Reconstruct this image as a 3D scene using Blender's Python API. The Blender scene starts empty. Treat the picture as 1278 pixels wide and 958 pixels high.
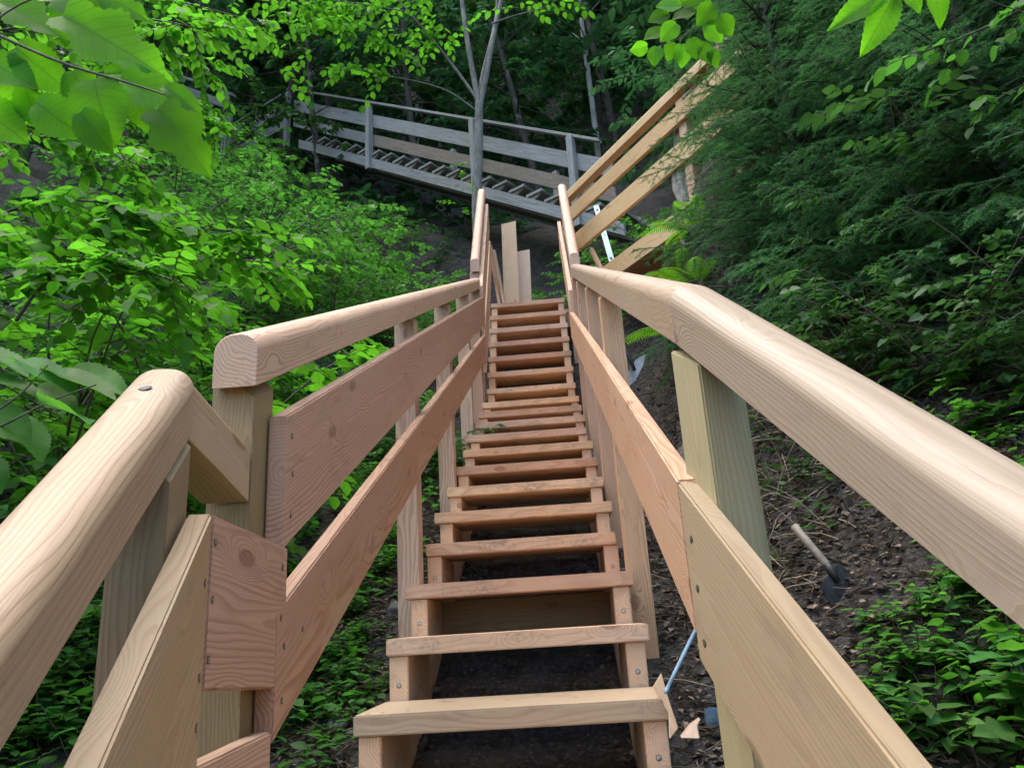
import bpy, bmesh, math, random
import numpy as np
from mathutils import Vector, Matrix
from mathutils import noise as mnoise

scn = bpy.context.scene
C = scn.collection
rad = math.radians
rng = np.random.default_rng(7)
random.seed(7)

# ------------------------------------------------------------------ camera
CAM = np.array([0.1621, -2.0676, 0.1984])
FPX, CW, CH = 950.0, 1278.0, 958.0
_p, _r, _y = rad(17.4766), rad(-3.5434), rad(2.9125)
_f = np.array([-math.sin(_y) * math.cos(_p), math.cos(_y) * math.cos(_p), math.sin(_p)])
_r0 = np.array([math.cos(_y), math.sin(_y), 0.0])
_u0 = np.cross(_r0, _f)
_rr = math.cos(_r) * _r0 + math.sin(_r) * _u0
_uu = -math.sin(_r) * _r0 + math.cos(_r) * _u0
camd = bpy.data.cameras.new('camera')
camo = bpy.data.objects.new('camera', camd)
C.objects.link(camo)
M = Matrix(((_rr[0], _uu[0], -_f[0], CAM[0]), (_rr[1], _uu[1], -_f[1], CAM[1]), (_rr[2], _uu[2], -_f[2], CAM[2]), (0, 0, 0, 1)))
camo.matrix_world = M
camd.sensor_width = 36
camd.lens = FPX / CW * 36
camd.clip_start = 0.02
camd.clip_end = 500
scn.camera = camo

# ------------------------------------------------------------------ world, sun, exposure
SUN_EL, SUN_AZ = 72.0, 300.0      # azimuth clockwise from +Y (north): light comes from high on the left of the viewer
w = bpy.data.worlds.new('World')
scn.world = w
w.use_nodes = True
nt = w.node_tree
bg = nt.nodes['Background']
sky = nt.nodes.new('ShaderNodeTexSky')
sky.sky_type = 'NISHITA'
sky.sun_disc = False
sky.sun_elevation = rad(SUN_EL)
sky.sun_rotation = rad(SUN_AZ)
sky.air_density = 1.0
sky.dust_density = 3.0
nt.links.new(sky.outputs[0], bg.inputs[0])
bg.inputs[1].default_value = 0.15
sd = bpy.data.lights.new('sun', 'SUN')
sd.energy = 1.25
sd.angle = rad(85)
sd.color = (1.0, 0.95, 0.86)
so = bpy.data.objects.new('sun', sd)
C.objects.link(so)
_sv = Vector((math.sin(rad(SUN_AZ)) * math.cos(rad(SUN_EL)), math.cos(rad(SUN_AZ)) * math.cos(rad(SUN_EL)), math.sin(rad(SUN_EL))))
so.rotation_euler = _sv.to_track_quat('Z', 'Y').to_euler()
so.location = (0, 0, 30)
scn.view_settings.view_transform = 'Standard'
scn.view_settings.look = 'None'
scn.view_settings.exposure = 2.1
scn.view_settings.gamma = 1.0
scn.view_settings.use_curve_mapping = False
scn.cycles.use_denoising = True
scn.cycles.max_bounces = 8
scn.cycles.diffuse_bounces = 4
scn.cycles.transmission_bounces = 4
scn.cycles.glossy_bounces = 2
scn.cycles.caustics_reflective = False
scn.cycles.caustics_refractive = False


def at(px, py, Y):
    d = (px - CW / 2) / FPX * _rr + (CH / 2 - py) / FPX * _uu + _f
    return CAM + d * (Y - CAM[1]) / d[1]


# ------------------------------------------------------------------ materials
class N:
    def __init__(s, name):
        s.m = bpy.data.materials.new(name)
        s.m.use_nodes = True
        s.t = s.m.node_tree
        s.b = s.t.nodes['Principled BSDF']
        s.out = s.t.nodes['Material Output']

    def n(s, typ, **kw):
        nd = s.t.nodes.new(typ)
        for k, v in kw.items():
            if k.startswith('i_'):
                key = k[2:]
                key = int(key) if key.isdigit() else key.replace('_', ' ')
                nd.inputs[key].default_value = v
            else:
                setattr(nd, k, v)
        return nd

    def l(s, a, b):
        s.t.links.new(a, b)

    def put(s, v, sock):
        if hasattr(v, 'bl_idname') or hasattr(v, 'is_output'):
            s.l(v, sock)
        else:
            sock.default_value = v

    def math(s, op, a, b=0.0, c=0.0, clamp=False):
        nd = s.t.nodes.new('ShaderNodeMath')
        nd.operation = op
        nd.use_clamp = clamp
        for i, v in enumerate((a, b, c)):
            s.put(v, nd.inputs[i])
        return nd.outputs[0]

    def mix(s, f, a, b, mode='MIX'):
        nd = s.t.nodes.new('ShaderNodeMix')
        nd.data_type = 'RGBA'
        nd.blend_type = mode
        s.put(f, nd.inputs[0])
        for v, i in ((a, 6), (b, 7)):
            if isinstance(v, tuple):
                nd.inputs[i].default_value = (*v, 1) if len(v) == 3 else v
            else:
                s.l(v, nd.inputs[i])
        return nd.outputs[2]

    def ramp(s, f, lo, hi, a=0.0, b=1.0):
        nd = s.t.nodes.new('ShaderNodeMapRange')
        nd.interpolation_type = 'SMOOTHSTEP'
        s.put(f, nd.inputs[0])
        for i, v in enumerate((lo, hi, a, b)):
            nd.inputs[i + 1].default_value = v
        return nd.outputs[0]

    def noise(s, vec, scale, detail=3.0, rough=0.55):
        nd = s.t.nodes.new('ShaderNodeTexNoise')
        nd.inputs['Scale'].default_value = scale
        nd.inputs['Detail'].default_value = detail
        nd.inputs['Roughness'].default_value = rough
        if vec is not None:
            s.l(vec, nd.inputs['Vector'])
        return nd.outputs[0]

    def scalev(s, vec, v):
        nd = s.t.nodes.new('ShaderNodeVectorMath')
        nd.operation = 'MULTIPLY'
        s.l(vec, nd.inputs[0])
        nd.inputs[1].default_value = v
        return nd.outputs[0]

    def bump(s, h, strength, dist):
        nd = s.t.nodes.new('ShaderNodeBump')
        nd.inputs['Strength'].default_value = strength
        nd.inputs['Distance'].default_value = dist
        s.l(h, nd.inputs['Height'])
        s.l(nd.outputs[0], s.b.inputs['Normal'])
        return nd


def wood(name, base, late, knot, rough=0.5, weather=0.0, ring=150.0, grain=0.5, tint=None, pz=0.0, mud=0.0):
    a = N(name)
    tc = a.n('ShaderNodeTexCoord')
    oi = a.n('ShaderNodeObjectInfo')
    rnd = oi.outputs['Random']
    sx = a.n('ShaderNodeSeparateXYZ')
    a.l(tc.outputs['Object'], sx.inputs[0])
    X, Y, Z = sx.outputs
    r1 = a.math('SUBTRACT', rnd, 0.5)
    r2 = a.math('SUBTRACT', a.math('FRACT', a.math('MULTIPLY', rnd, 17.3)), 0.5)
    r3 = a.math('FRACT', a.math('MULTIPLY', rnd, 41.7))
    # shift every piece along the log so that no two carry the same figure
    Xs = a.math('ADD', X, a.math('MULTIPLY', rnd, 37.0))
    side = a.math('MULTIPLY', a.math('SIGN', r2), 0.035)
    Yp = a.math('ADD', a.math('ADD', Y, a.math('ADD', side, a.math('MULTIPLY', r2, 0.06))), a.math('MULTIPLY', X, a.math('ADD', 0.012, a.math('MULTIPLY', r1, 0.03))))
    Zp = a.math('ADD', a.math('ADD', Z, a.math('ADD', pz, a.math('MULTIPLY', r1, 0.13))), a.math('MULTIPLY', X, a.math('MULTIPLY', r2, 0.03)))
    cb = a.n('ShaderNodeCombineXYZ')
    a.l(Xs, cb.inputs[0]); a.l(Y, cb.inputs[1]); a.l(Z, cb.inputs[2])
    v = cb.outputs[0]
    wob = a.math('MULTIPLY', a.math('SUBTRACT', a.noise(a.scalev(v, (1.5, 8, 8)), 1.0, 2.5), 0.5), 0.075)
    vor = a.n('ShaderNodeTexVoronoi', feature='F1')
    vor.inputs['Scale'].default_value = 1.0
    vor.inputs['Randomness'].default_value = 1.0
    a.l(a.scalev(v, (3.4, 8.0, 8.0)), vor.inputs['Vector'])
    kd = vor.outputs['Distance']
    kb = a.ramp(kd, 0.36, 0.0)
    km = a.ramp(kd, 0.14, 0.085)
    r = a.math('SQRT', a.math('ADD', a.math('MULTIPLY', Yp, Yp), a.math('MULTIPLY', Zp, Zp)))
    r = a.math('ADD', a.math('ADD', r, wob), a.math('MULTIPLY', kb, 0.045))
    rr = a.math('MULTIPLY', r, ring)
    fr = a.math('FRACT', rr)
    late_m = a.math('MULTIPLY', a.ramp(fr, 0.35, 0.88), a.ramp(fr, 1.0, 0.93))
    amp = a.ramp(a.noise(a.scalev(v, (0.8, 7, 7)), 1.0, 2.0), 0.3, 0.75, 0.45, 1.0)
    late_m = a.math('MULTIPLY', late_m, amp)
    fib = a.noise(a.scalev(v, (5, 420, 420)), 1.0, 2.0)
    big = a.noise(a.scalev(v, (1.3, 5, 5)), 1.0, 3.0)
    col = a.mix(a.math('MULTIPLY', late_m, grain), base, late)
    col = a.mix(a.ramp(fib, 0.35, 0.75, 0.0, 0.42), col, tuple(c * 0.62 for c in base))
    if tint:
        col = a.mix(a.ramp(big, 0.35, 0.7, 0.0, 0.75), col, a.mix(a.math('MULTIPLY', late_m, grain * .8), tint, late))
    col = a.mix(a.math('MULTIPLY', km, 0.6), col, a.mix(a.ramp(kd, 0.05, 0.11), tuple(c * 1.25 for c in knot), knot))
    # fine drying checks along the grain
    ck = a.noise(a.scalev(v, (2.2, 170, 170)), 1.0, 3.0, 0.6)
    cz = a.noise(a.scalev(v, (1.1, 12, 12)), 1.0, 2.0)
    ckm = a.math('MULTIPLY', a.ramp(ck, 0.66, 0.72), a.ramp(cz, 0.45, 0.62))
    col = a.mix(a.math('MULTIPLY', ckm, 0.7), col, tuple(c * 0.4 for c in late))
    # piece to piece shade
    hs = a.n('ShaderNodeHueSaturation')
    a.l(a.math('ADD', 0.82, a.math('MULTIPLY', r3, 0.30)), hs.inputs['Value'])
    a.l(a.math('ADD', 0.9, a.math('MULTIPLY', rnd, 0.2)), hs.inputs['Saturation'])
    a.l(a.math('ADD', 0.493, a.math('MULTIPLY', r3, 0.014)), hs.inputs['Hue'])
    a.l(col, hs.inputs['Color'])
    col = hs.outputs[0]
    # scuffs and boot dirt
    dirt = a.noise(a.scalev(v, (6, 22, 22)), 1.0, 5.0, 0.65)
    col = a.mix(a.ramp(dirt, 0.53, 0.72, 0.0, 0.42), col, tuple(c * 0.5 for c in base))
    if mud:
        m1 = a.noise(a.scalev(v, (5, 9, 9)), 1.0, 6.0, 0.7)
        m2 = a.noise(v, 90.0, 3.0, 0.7)
        mm = a.math('MULTIPLY', a.ramp(m1, 0.5, 0.68), a.ramp(m2, 0.35, 0.6))
        col = a.mix(a.math('MULTIPLY', mm, 0.55 * mud), col, (0.16, 0.125, 0.095))
    if weather:
        streak = a.noise(a.scalev(v, (2.0, 60, 60)), 1.0, 4.0, 0.6)
        col = a.mix(a.ramp(streak, 0.4, 0.7, 0.0, 0.75), col, tuple(c * 0.38 for c in base))
        moss = a.noise(a.scalev(v, (3.0, 8, 8)), 1.0, 5.0, 0.65)
        col = a.mix(a.ramp(moss, 0.58, 0.72, 0.0, 0.55), col, (0.07, 0.09, 0.04))
    a.l(col, a.b.inputs['Base Color'])
    a.b.inputs['Roughness'].default_value = rough
    a.b.inputs['Specular IOR Level'].default_value = 0.35
    h = a.math('ADD', a.math('MULTIPLY', late_m, 0.6), a.math('MULTIPLY', fib, 0.6))
    a.bump(h, 0.35, 0.0012)
    return a.m


MW = {}
MW['larch'] = wood('larch', (0.542, 0.340, 0.217), (0.301, 0.144, 0.079), (0.166, 0.074, 0.044), tint=(0.552, 0.369, 0.253), grain=0.85, ring=125.0)
MW['tread'] = wood('larch_tread', (0.687, 0.435, 0.269), (0.412, 0.215, 0.117), (0.194, 0.084, 0.050), tint=(0.697, 0.463, 0.310), grain=0.7, ring=150.0, mud=1.0)
MW['pale'] = wood('pale_larch', (0.428, 0.303, 0.181), (0.280, 0.171, 0.089), (0.149, 0.076, 0.038), tint=(0.420, 0.314, 0.205), grain=0.62, pz=-0.06, ring=140.0)
MW['pine'] = wood('greenish_pine', (0.384, 0.288, 0.181), (0.259, 0.169, 0.092), (0.141, 0.076, 0.037), tint=(0.392, 0.308, 0.206), grain=0.62, pz=-0.06, ring=140.0)
MW['gold'] = wood('golden_pine', (0.522, 0.351, 0.180), (0.342, 0.190, 0.085), (0.171, 0.085, 0.048), tint=(0.513, 0.370, 0.218), grain=0.7, ring=140.0)
MW['olive'] = wood('olive_post', (0.360, 0.293, 0.167), (0.243, 0.180, 0.090), (0.135, 0.077, 0.036), tint=(0.324, 0.279, 0.153), grain=0.6)
MW['post'] = wood('post_pine', (0.275, 0.204, 0.104), (0.180, 0.123, 0.057), (0.114, 0.067, 0.033), tint=(0.323, 0.228, 0.128), grain=0.6)
MW['new'] = wood('fresh_plank', (0.471, 0.352, 0.250), (0.342, 0.224, 0.147), (0.190, 0.096, 0.059), tint=(0.486, 0.384, 0.287), grain=0.55)
MW['grey'] = wood('weathered_grey', (0.297, 0.310, 0.290), (0.154, 0.155, 0.142), (0.088, 0.089, 0.082), rough=0.75, weather=1.0, grain=0.5)
MW['greybrown'] = wood('weathered_brown', (0.238, 0.200, 0.157), (0.140, 0.108, 0.086), (0.076, 0.065, 0.054), rough=0.75, weather=1.0, grain=0.5)


def simple(name, col, rough=0.5, metal=0.0, nscale=0, namt=0.3, bump=0.0):
    a = N(name)
    a.b.inputs['Roughness'].default_value = rough
    a.b.inputs['Metallic'].default_value = metal
    if nscale:
        tc = a.n('ShaderNodeTexCoord')
        nz = a.noise(tc.outputs['Object'], nscale, 5.0, 0.6)
        c = a.mix(a.ramp(nz, 0.3, 0.7), tuple(x * (1 - namt) for x in col), tuple(min(1, x * (1 + namt)) for x in col))
        a.l(c, a.b.inputs['Base Color'])
        if bump:
            a.bump(nz, 1.0, bump)
    else:
        a.b.inputs['Base Color'].default_value = (*col, 1)
    return a.m


MS = {
    'steel': simple('screw_steel', (0.55, 0.54, 0.52), 0.35, 1.0),
    'hole': simple('screw_hole', (0.025, 0.018, 0.014), 0.8),
    'plug': simple('dark_plug', (0.05, 0.055, 0.075), 0.6),
    'iron': simple('dark_iron', (0.045, 0.045, 0.05), 0.5, 0.6, 30, 0.4),
    'handle': simple('tool_handle', (0.22, 0.19, 0.15), 0.6, 0, 25, 0.3),
    'blade': simple('worn_blade', (0.36, 0.38, 0.39), 0.55, 0.3, 20, 0.25),
    'blue': simple('blue_paint', (0.17, 0.27, 0.35), 0.5, 0, 14, 0.2),
    'paleblue': simple('pale_blue_paint', (0.38, 0.62, 0.74), 0.35, 0, 14, 0.15),
    'vial': simple('vial_green', (0.45, 0.65, 0.12), 0.2),
    'teal': simple('tool_plastic', (0.10, 0.17, 0.22), 0.4, 0, 40, 0.3),
    'rubber': simple('black_rubber', (0.02, 0.02, 0.022), 0.6),
}


def bark(name, c1, c2, scale=14, moss=0.0):
    a = N(name)
    tc = a.n('ShaderNodeTexCoord')
    v = a.scalev(tc.outputs['Object'], (1, 1, 0.28))
    nz = a.noise(v, scale, 6, 0.65)
    n2 = a.noise(tc.outputs['Object'], scale * 0.35, 4, 0.6)
    col = a.mix(a.ramp(nz, 0.35, 0.65), c1, c2)
    col = a.mix(a.ramp(n2, 0.55, 0.7, 0, 0.6), col, (0.22, 0.25, 0.2))
    if moss:
        n3 = a.noise(tc.outputs['Object'], scale * 0.5, 5, 0.6)
        col = a.mix(a.ramp(n3, 0.5, 0.62, 0, moss), col, (0.08, 0.12, 0.03))
    a.l(col, a.b.inputs['Base Color'])
    a.b.inputs['Roughness'].default_value = 0.85
    a.bump(nz, 0.8, 0.01)
    return a.m


MB_ = {
    'smooth': bark('smooth_bark', (0.10, 0.10, 0.09), (0.20, 0.20, 0.175), 16),
    'dark': bark('dark_bark', (0.035, 0.03, 0.025), (0.075, 0.065, 0.055), 12),
    'stem': bark('stem_bark', (0.06, 0.055, 0.035), (0.11, 0.095, 0.06), 30),
    'dead': bark('dead_wood', (0.14, 0.12, 0.10), (0.40, 0.37, 0.33), 18, 0.5),
    'pale': bark('pale_bark', (0.20, 0.21, 0.20), (0.42, 0.44, 0.42), 8),
    'straw': simple('dry_stalk', (0.26, 0.21, 0.14), 0.8, 0, 20, 0.3),
}


def leaf_mat(name, c, ct, trans=0.42, rough=0.42, veins=True, var=0.35, yellow=0.0):
    a = N(name)
    at_ = a.n('ShaderNodeAttribute', attribute_name='lr')
    lr = at_.outputs['Fac']
    hs = a.n('ShaderNodeHueSaturation')
    a.l(a.math('ADD', 1.0 - var, a.math('MULTIPLY', lr, 2 * var)), hs.inputs['Value'])
    a.l(a.math('ADD', 0.475, a.math('MULTIPLY', a.math('FRACT', a.math('MULTIPLY', lr, 7.31)), 0.045)), hs.inputs['Hue'])
    base = None
    uv = a.n('ShaderNodeUVMap')
    sp = a.n('ShaderNodeSeparateXYZ')
    a.l(uv.outputs[0], sp.inputs[0])
    u, v = sp.outputs[0], sp.outputs[1]
    av = a.math('ABSOLUTE', a.math('SUBTRACT', v, 0.5))
    if veins:
        side = a.math('FRACT', a.math('MULTIPLY', a.math('SUBTRACT', u, a.math('MULTIPLY', av, 0.55)), 9.0))
        sv = a.math('MULTIPLY', a.ramp(a.math('ABSOLUTE', a.math('SUBTRACT', side, 0.5)), 0.10, 0.02), 0.6)
        mid = a.ramp(av, 0.025, 0.008)
        vm = a.math('MAXIMUM', sv, mid)
        tc = a.n('ShaderNodeTexCoord')
        bl = a.noise(tc.outputs['Object'], 28, 4, 0.6)
        c2 = a.mix(a.ramp(bl, 0.35, 0.7), tuple(x * 0.8 for x in c), tuple(x * 1.2 for x in c))
        base = a.mix(a.math('MULTIPLY', vm, 0.45), c2, tuple(min(1, x * 1.7 + 0.01) for x in c))
        a.bump(vm, -0.5, 0.0012)
        a.l(base, hs.inputs['Color'])
    else:
        hs.inputs['Color'].default_value = (*c, 1)
    a.l(hs.outputs[0], a.b.inputs['Base Color'])
    a.b.inputs['Roughness'].default_value = rough
    a.b.inputs['Specular IOR Level'].default_value = 0.2
    tr = a.n('ShaderNodeBsdfTranslucent')
    h2 = a.n('ShaderNodeHueSaturation')
    a.l(a.math('ADD', 1.0 - var, a.math('MULTIPLY', lr, 2 * var)), h2.inputs['Value'])
    h2.inputs['Color'].default_value = (*ct, 1)
    tcol = h2.outputs[0]
    if veins:
        tcol = a.mix(a.math('MULTIPLY', vm, 0.75), tcol, tuple(x * 0.45 for x in ct))
    a.l(tcol, tr.inputs[0])
    mx = a.n('ShaderNodeMixShader')
    mx.inputs[0].default_value = trans
    a.l(a.b.outputs[0], mx.inputs[1])
    a.l(tr.outputs[0], mx.inputs[2])
    a.l(mx.outputs[0], a.out.inputs[0])
    return a.m


ML = {
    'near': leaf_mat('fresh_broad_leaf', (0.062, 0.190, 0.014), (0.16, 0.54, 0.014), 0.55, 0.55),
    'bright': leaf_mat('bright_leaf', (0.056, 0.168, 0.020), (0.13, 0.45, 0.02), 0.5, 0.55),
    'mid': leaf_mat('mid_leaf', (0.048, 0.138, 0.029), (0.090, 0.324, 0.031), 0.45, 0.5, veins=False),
    'dark': leaf_mat('shaded_leaf', (0.036, 0.096, 0.029), (0.060, 0.180, 0.030), 0.35, 0.5, veins=False),  # darker leaf copy, the shade of the wood is put into its colour
    'deep': leaf_mat('forest_shade_leaf', (0.036, 0.102, 0.043), (0.054, 0.180, 0.050), 0.4, 0.6, veins=False),  # leaf colour kept low so the forest shade is part of it
    'needle': leaf_mat('spruce_needle', (0.041, 0.134, 0.043), (0.072, 0.252, 0.054), 0.32, 0.75, veins=False),
    'fern': leaf_mat('fern_leaf', (0.065, 0.165, 0.018), (0.15, 0.42, 0.02), 0.45, 0.45, veins=False),
    'herb': leaf_mat('herb_leaf', (0.054, 0.155, 0.030), (0.11, 0.36, 0.03), 0.45, 0.58),
}


# ------------------------------------------------------------------ object helpers
def tag(o, label=None, cat=None, group=None, kind=None):
    if label: o['label'] = label
    if cat: o['category'] = cat
    if group: o['group'] = group
    if kind: o['kind'] = kind
    return o


def thing(name, loc, label, cat, group=None):
    o = bpy.data.objects.new(name, None)
    o.empty_display_size = 0.1
    C.objects.link(o)
    o.location = tuple(float(v) for v in loc)
    return tag(o, label, cat, group)


def link(name, me, parent=None, mat=None, M=None):
    o = bpy.data.objects.new(name, me)
    C.objects.link(o)
    if mat: me.materials.append(mat)
    Mw = M if M is not None else Matrix.Identity(4)
    if parent is not None:
        o.parent = parent
        top = parent
        off = Matrix.Identity(4)
        chain = []
        while top is not None:
            chain.append(top.matrix_basis.copy())
            top = top.parent
        for m in reversed(chain):
            off = off @ m
        o.matrix_basis = off.inverted() @ Mw
    else:
        o.matrix_basis = Mw
    return o


def copy_thing(o, loc=None, rotz=None, scale=None, label=None, parent=None, group=None):
    c = o.copy()
    C.objects.link(c)
    if parent is not None: c.parent = parent
    if loc is not None: c.location = tuple(float(v) for v in loc)
    if rotz is not None: c.rotation_euler = (0, 0, rotz)
    if scale is not None: c.scale = (scale, scale, scale) if not hasattr(scale, '__len__') else scale
    if label: c['label'] = label
    if group: c['group'] = group
    for ch in list(o.children):
        copy_thing(ch, parent=c)
    return c


def frame(X, out, org):
    X = Vector(X).normalized()
    Yv = Vector(out)
    Z = X.cross(Yv).normalized()
    Yv = Z.cross(X).normalized()
    return Matrix(((X.x, Yv.x, Z.x, org[0]), (X.y, Yv.y, Z.y, org[1]), (X.z, Yv.z, Z.z, org[2]), (0, 0, 0, 1)))


def solid(name, wv, faces, M, mat, parent, bev=0.003, seg=2, smooth=False):
    """world-space vertices and faces -> one bevelled mesh whose local X runs along the grain"""
    Mi = M.inverted()
    bm = bmesh.new()
    vs = [bm.verts.new(Mi @ Vector([float(c) for c in v])) for v in wv]
    for f in faces: bm.faces.new([vs[i] for i in f])
    bmesh.ops.recalc_face_normals(bm, faces=bm.faces)
    if bev:
        ed = [e for e in bm.edges if len(e.link_faces) == 2 and e.calc_face_angle(0) > 0.5]
        bmesh.ops.bevel(bm, geom=ed, offset=bev, segments=seg, affect='EDGES', clamp_overlap=True)
    me = bpy.data.meshes.new(name)
    bm.to_mesh(me)
    bm.free()
    if smooth or bev:
        me.polygons.foreach_set('use_smooth', [True] * len(me.polygons))
        me.set_sharp_from_angle(angle=rad(50))
    o = link(name, me, parent, mat, M)
    if bev:
        wn = o.modifiers.new('weighted_normals', 'WEIGHTED_NORMAL')
        wn.keep_sharp = True
        wn.weight = 100
    return o


def prism_faces(n):
    return [list(range(n)), list(range(2 * n - 1, n - 1, -1))] + [[i, (i + 1) % n, n + (i + 1) % n, n + i] for i in range(n)]


def board(name, A, B, h, t, out, mat, parent, bev=0.0035):
    """plumb-cut board: A-B is its top edge on the face towards the path, out points away from it"""
    A, B, out = Vector(A), Vector(B), Vector(out).normalized()
    up = Vector((0, 0, 1))
    q = [A, B, B - up * h, A - up * h]
    wv = q + [v + out * t for v in q]
    return solid(name, wv, prism_faces(4), frame(B - A, out, (A + B) / 2 - up * h / 2 + out * t / 2), mat, parent, bev)


def handrail(name, A, B, wd, h, out, mat, parent, r=0.034, endA=None, endB=None):
    # endA / endB: a horizontal vector replaces the square-cut direction at that end (mitre)
    """rounded rail: A-B is the lower edge nearest to the path"""
    A, B, out = Vector(A), Vector(B), Vector(out).normalized()
    up = Vector((0, 0, 1))
    prof = [(0.0, 0.0), (0.0, h - r)]
    K = 7
    for i in range(1, K + 1):
        a = math.pi / 2 * i / K
        prof.append((r - r * math.cos(a), h - r + r * math.sin(a)))
    for i in range(0, K + 1):
        a = math.pi / 2 * i / K
        prof.append((wd - r + r * math.sin(a), h - r + r * math.cos(a)))
    prof.append((wd, 0.0))
    D = (B - A)
    def ring(P, cut):
        res = []
        for (o, z) in prof:
            res.append(P + (out if cut is None else cut) * o + up * z)
        return res
    wv = ring(A, endA) + ring(B, endB)
    o = solid(name, wv, prism_faces(len(prof)), frame(D, out, (A + B) / 2 + out * wd / 2 + up * h / 2), mat, parent, 0.002, 1, True)
    return o


def post(name, x, y, z0, z1, wx, wy, mat, parent, yaw=0.0, chamfer=0.012, slope=0.0, inner=0, bev=0.003):
    """square post; slope tilts its top along its depth, inner = +1/-1 bevels the top corner on that side"""
    c, s = math.cos(yaw), math.sin(yaw)
    X, Yv = Vector((c, s, 0)), Vector((-s, c, 0))
    P = Vector((x, y, 0))
    def q(k, z, sl=0.0, only=0):
        res = []
        for a, b in ((-1, -1), (1, -1), (1, 1), (-1, 1)):
            kx = k if (only == 0 or a == only) else 0
            ky = k if only == 0 else 0
            res.append(P + X * (a * (wx / 2 - kx)) + Yv * (b * (wy / 2 - ky)) + Vector((0, 0, z + sl * b * wy / 2)))
        return res
    if inner: chamfer = 0.024
    low = q(0, z1 - chamfer, slope)
    if inner:
        low = [v if ((v - P).dot(X) * inner > 0) else v + Vector((0, 0, chamfer - .001)) for v in low]
    wv = q(0, z0) + low + q(chamfer, z1, slope, inner)
    f = [[3, 2, 1, 0], [8, 9, 10, 11]]
    for k in (0, 4):
        f += [[k + i, k + (i + 1) % 4, k + 4 + (i + 1) % 4, k + 4 + i] for i in range(4)]
    return solid(name, wv, f, frame((0, 0, 1), X, P + Vector((0, 0, (z0 + z1) / 2))), mat, parent, bev, 2 if bev < .01 else 5)


_sm = {}


def screw(p, nrm, parent, r=0.0045, mat='steel'):
    """countersunk screw: dark recess ring with a bright head"""
    key = (round(r, 4), mat)
    if key not in _sm:
        bm = bmesh.new()
        n = 12
        rings = []
        for rr_, z in ((1.35, 0.0002), (1.0, 0.0007), (0.55, 0.0013)):
            rings.append([bm.verts.new((rr_ * r * math.cos(2 * math.pi * i / n), rr_ * r * math.sin(2 * math.pi * i / n), z)) for i in range(n)])
        for k in range(2):
            for i in range(n):
                f = bm.faces.new((rings[k][i], rings[k][(i + 1) % n], rings[k + 1][(i + 1) % n], rings[k + 1][i]))
                f.material_index = 1 if k == 0 else 0
        bm.faces.new(rings[2]).material_index = 0
        me = bpy.data.meshes.new('screw')
        bm.to_mesh(me)
        bm.free()
        me.materials.append(MS[mat])
        me.materials.append(MS['hole'])
        _sm[key] = me
    Z = Vector(nrm).normalized()
    Mx = Z.to_track_quat('Z', 'Y').to_matrix().to_4x4()
    Mx.translation = Vector([float(c) for c in p]) + Z * 0.0004
    return link('screw', _sm[key], parent, None, Mx)


def np_mesh(name, V, Q, mat, uv=None, lr=None, smooth=False):
    """quads (n,4); a repeated last index makes a triangle"""
    me = bpy.data.meshes.new(name)
    V = np.asarray(V, dtype=np.float32)
    Q = np.asarray(Q, dtype=np.int32)
    me.vertices.add(len(V))
    me.vertices.foreach_set('co', V.ravel())
    me.loops.add(Q.size)
    me.loops.foreach_set('vertex_index', Q.ravel())
    me.polygons.add(len(Q))
    me.polygons.foreach_set('loop_start', np.arange(0, Q.size, Q.shape[1], dtype=np.int32))
    me.polygons.foreach_set('loop_total', np.full(len(Q), Q.shape[1], dtype=np.int32))
    if smooth: me.polygons.foreach_set('use_smooth', np.ones(len(Q), dtype=bool))
    if uv is not None:
        ul = me.uv_layers.new(name='UVMap')
        ul.data.foreach_set('uv', np.asarray(uv, dtype=np.float32)[Q.ravel()].ravel())
    if lr is not None:
        at_ = me.attributes.new('lr', 'FLOAT', 'POINT')
        at_.data.foreach_set('value', np.asarray(lr, dtype=np.float32))
    me.update(calc_edges=True)
    me.validate()
    if mat: me.materials.append(mat)
    return me


# ---- leaves -------------------------------------------------------
def leaf_template(rows, teeth=0.0, cols=3, droop=0.22, fold=0.14, base=0.0):
    """rows: list of (t, halfwidth as a share of the full width)"""
    V, U, Q = [], [], []
    cs = np.linspace(-1, 1, cols)
    for k, (t, hw) in enumerate(rows):
        hw = hw * (1 + teeth * (1 if k % 2 else -1))
        for c in cs:
            tt = t - 0.05 * abs(c) * (1 if hw > .1 else 0)
            V.append((tt, c * hw, fold * abs(c) * hw * 1.2 - droop * t * t + 0.03 * math.sin(9 * t) * abs(c)))
            U.append((t, 0.5 + 0.5 * c * max(hw * 2, 1e-3)))
    n = cols
    for k in range(len(rows) - 1):
        for j in range(n - 1):
            Q.append((k * n + j, k * n + j + 1, (k + 1) * n + j + 1, (k + 1) * n + j))
    return np.array(V), np.array(U), np.array(Q)


def prof_rows(fn, n): return [(t, fn(t)) for t in np.linspace(0, 1, n)]


def ovate(t): return 0.5 * (math.sin(math.pi * min(1, t ** 0.72)) ** 0.8 if 0 < t < 1 else 0.0)
def hazel(t):
    if t <= 0 or t >= 1: return 0.0
    v = (t / 0.42) ** 0.45 if t < 0.42 else 1.0 if t < 0.6 else max(0, (1 - t) / 0.4) ** 0.6
    return 0.5 * v
def lobed(t):
    if t <= 0 or t >= 1: return 0.0
    v = math.sin(math.pi * t ** 0.75) ** 0.7
    v *= 1 + 0.22 * math.sin(t * math.pi * 5.2 + .4)
    return 0.5 * v
def lance(t): return 0.5 * (math.sin(math.pi * t ** 0.8) if 0 < t < 1 else 0.0)


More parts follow.
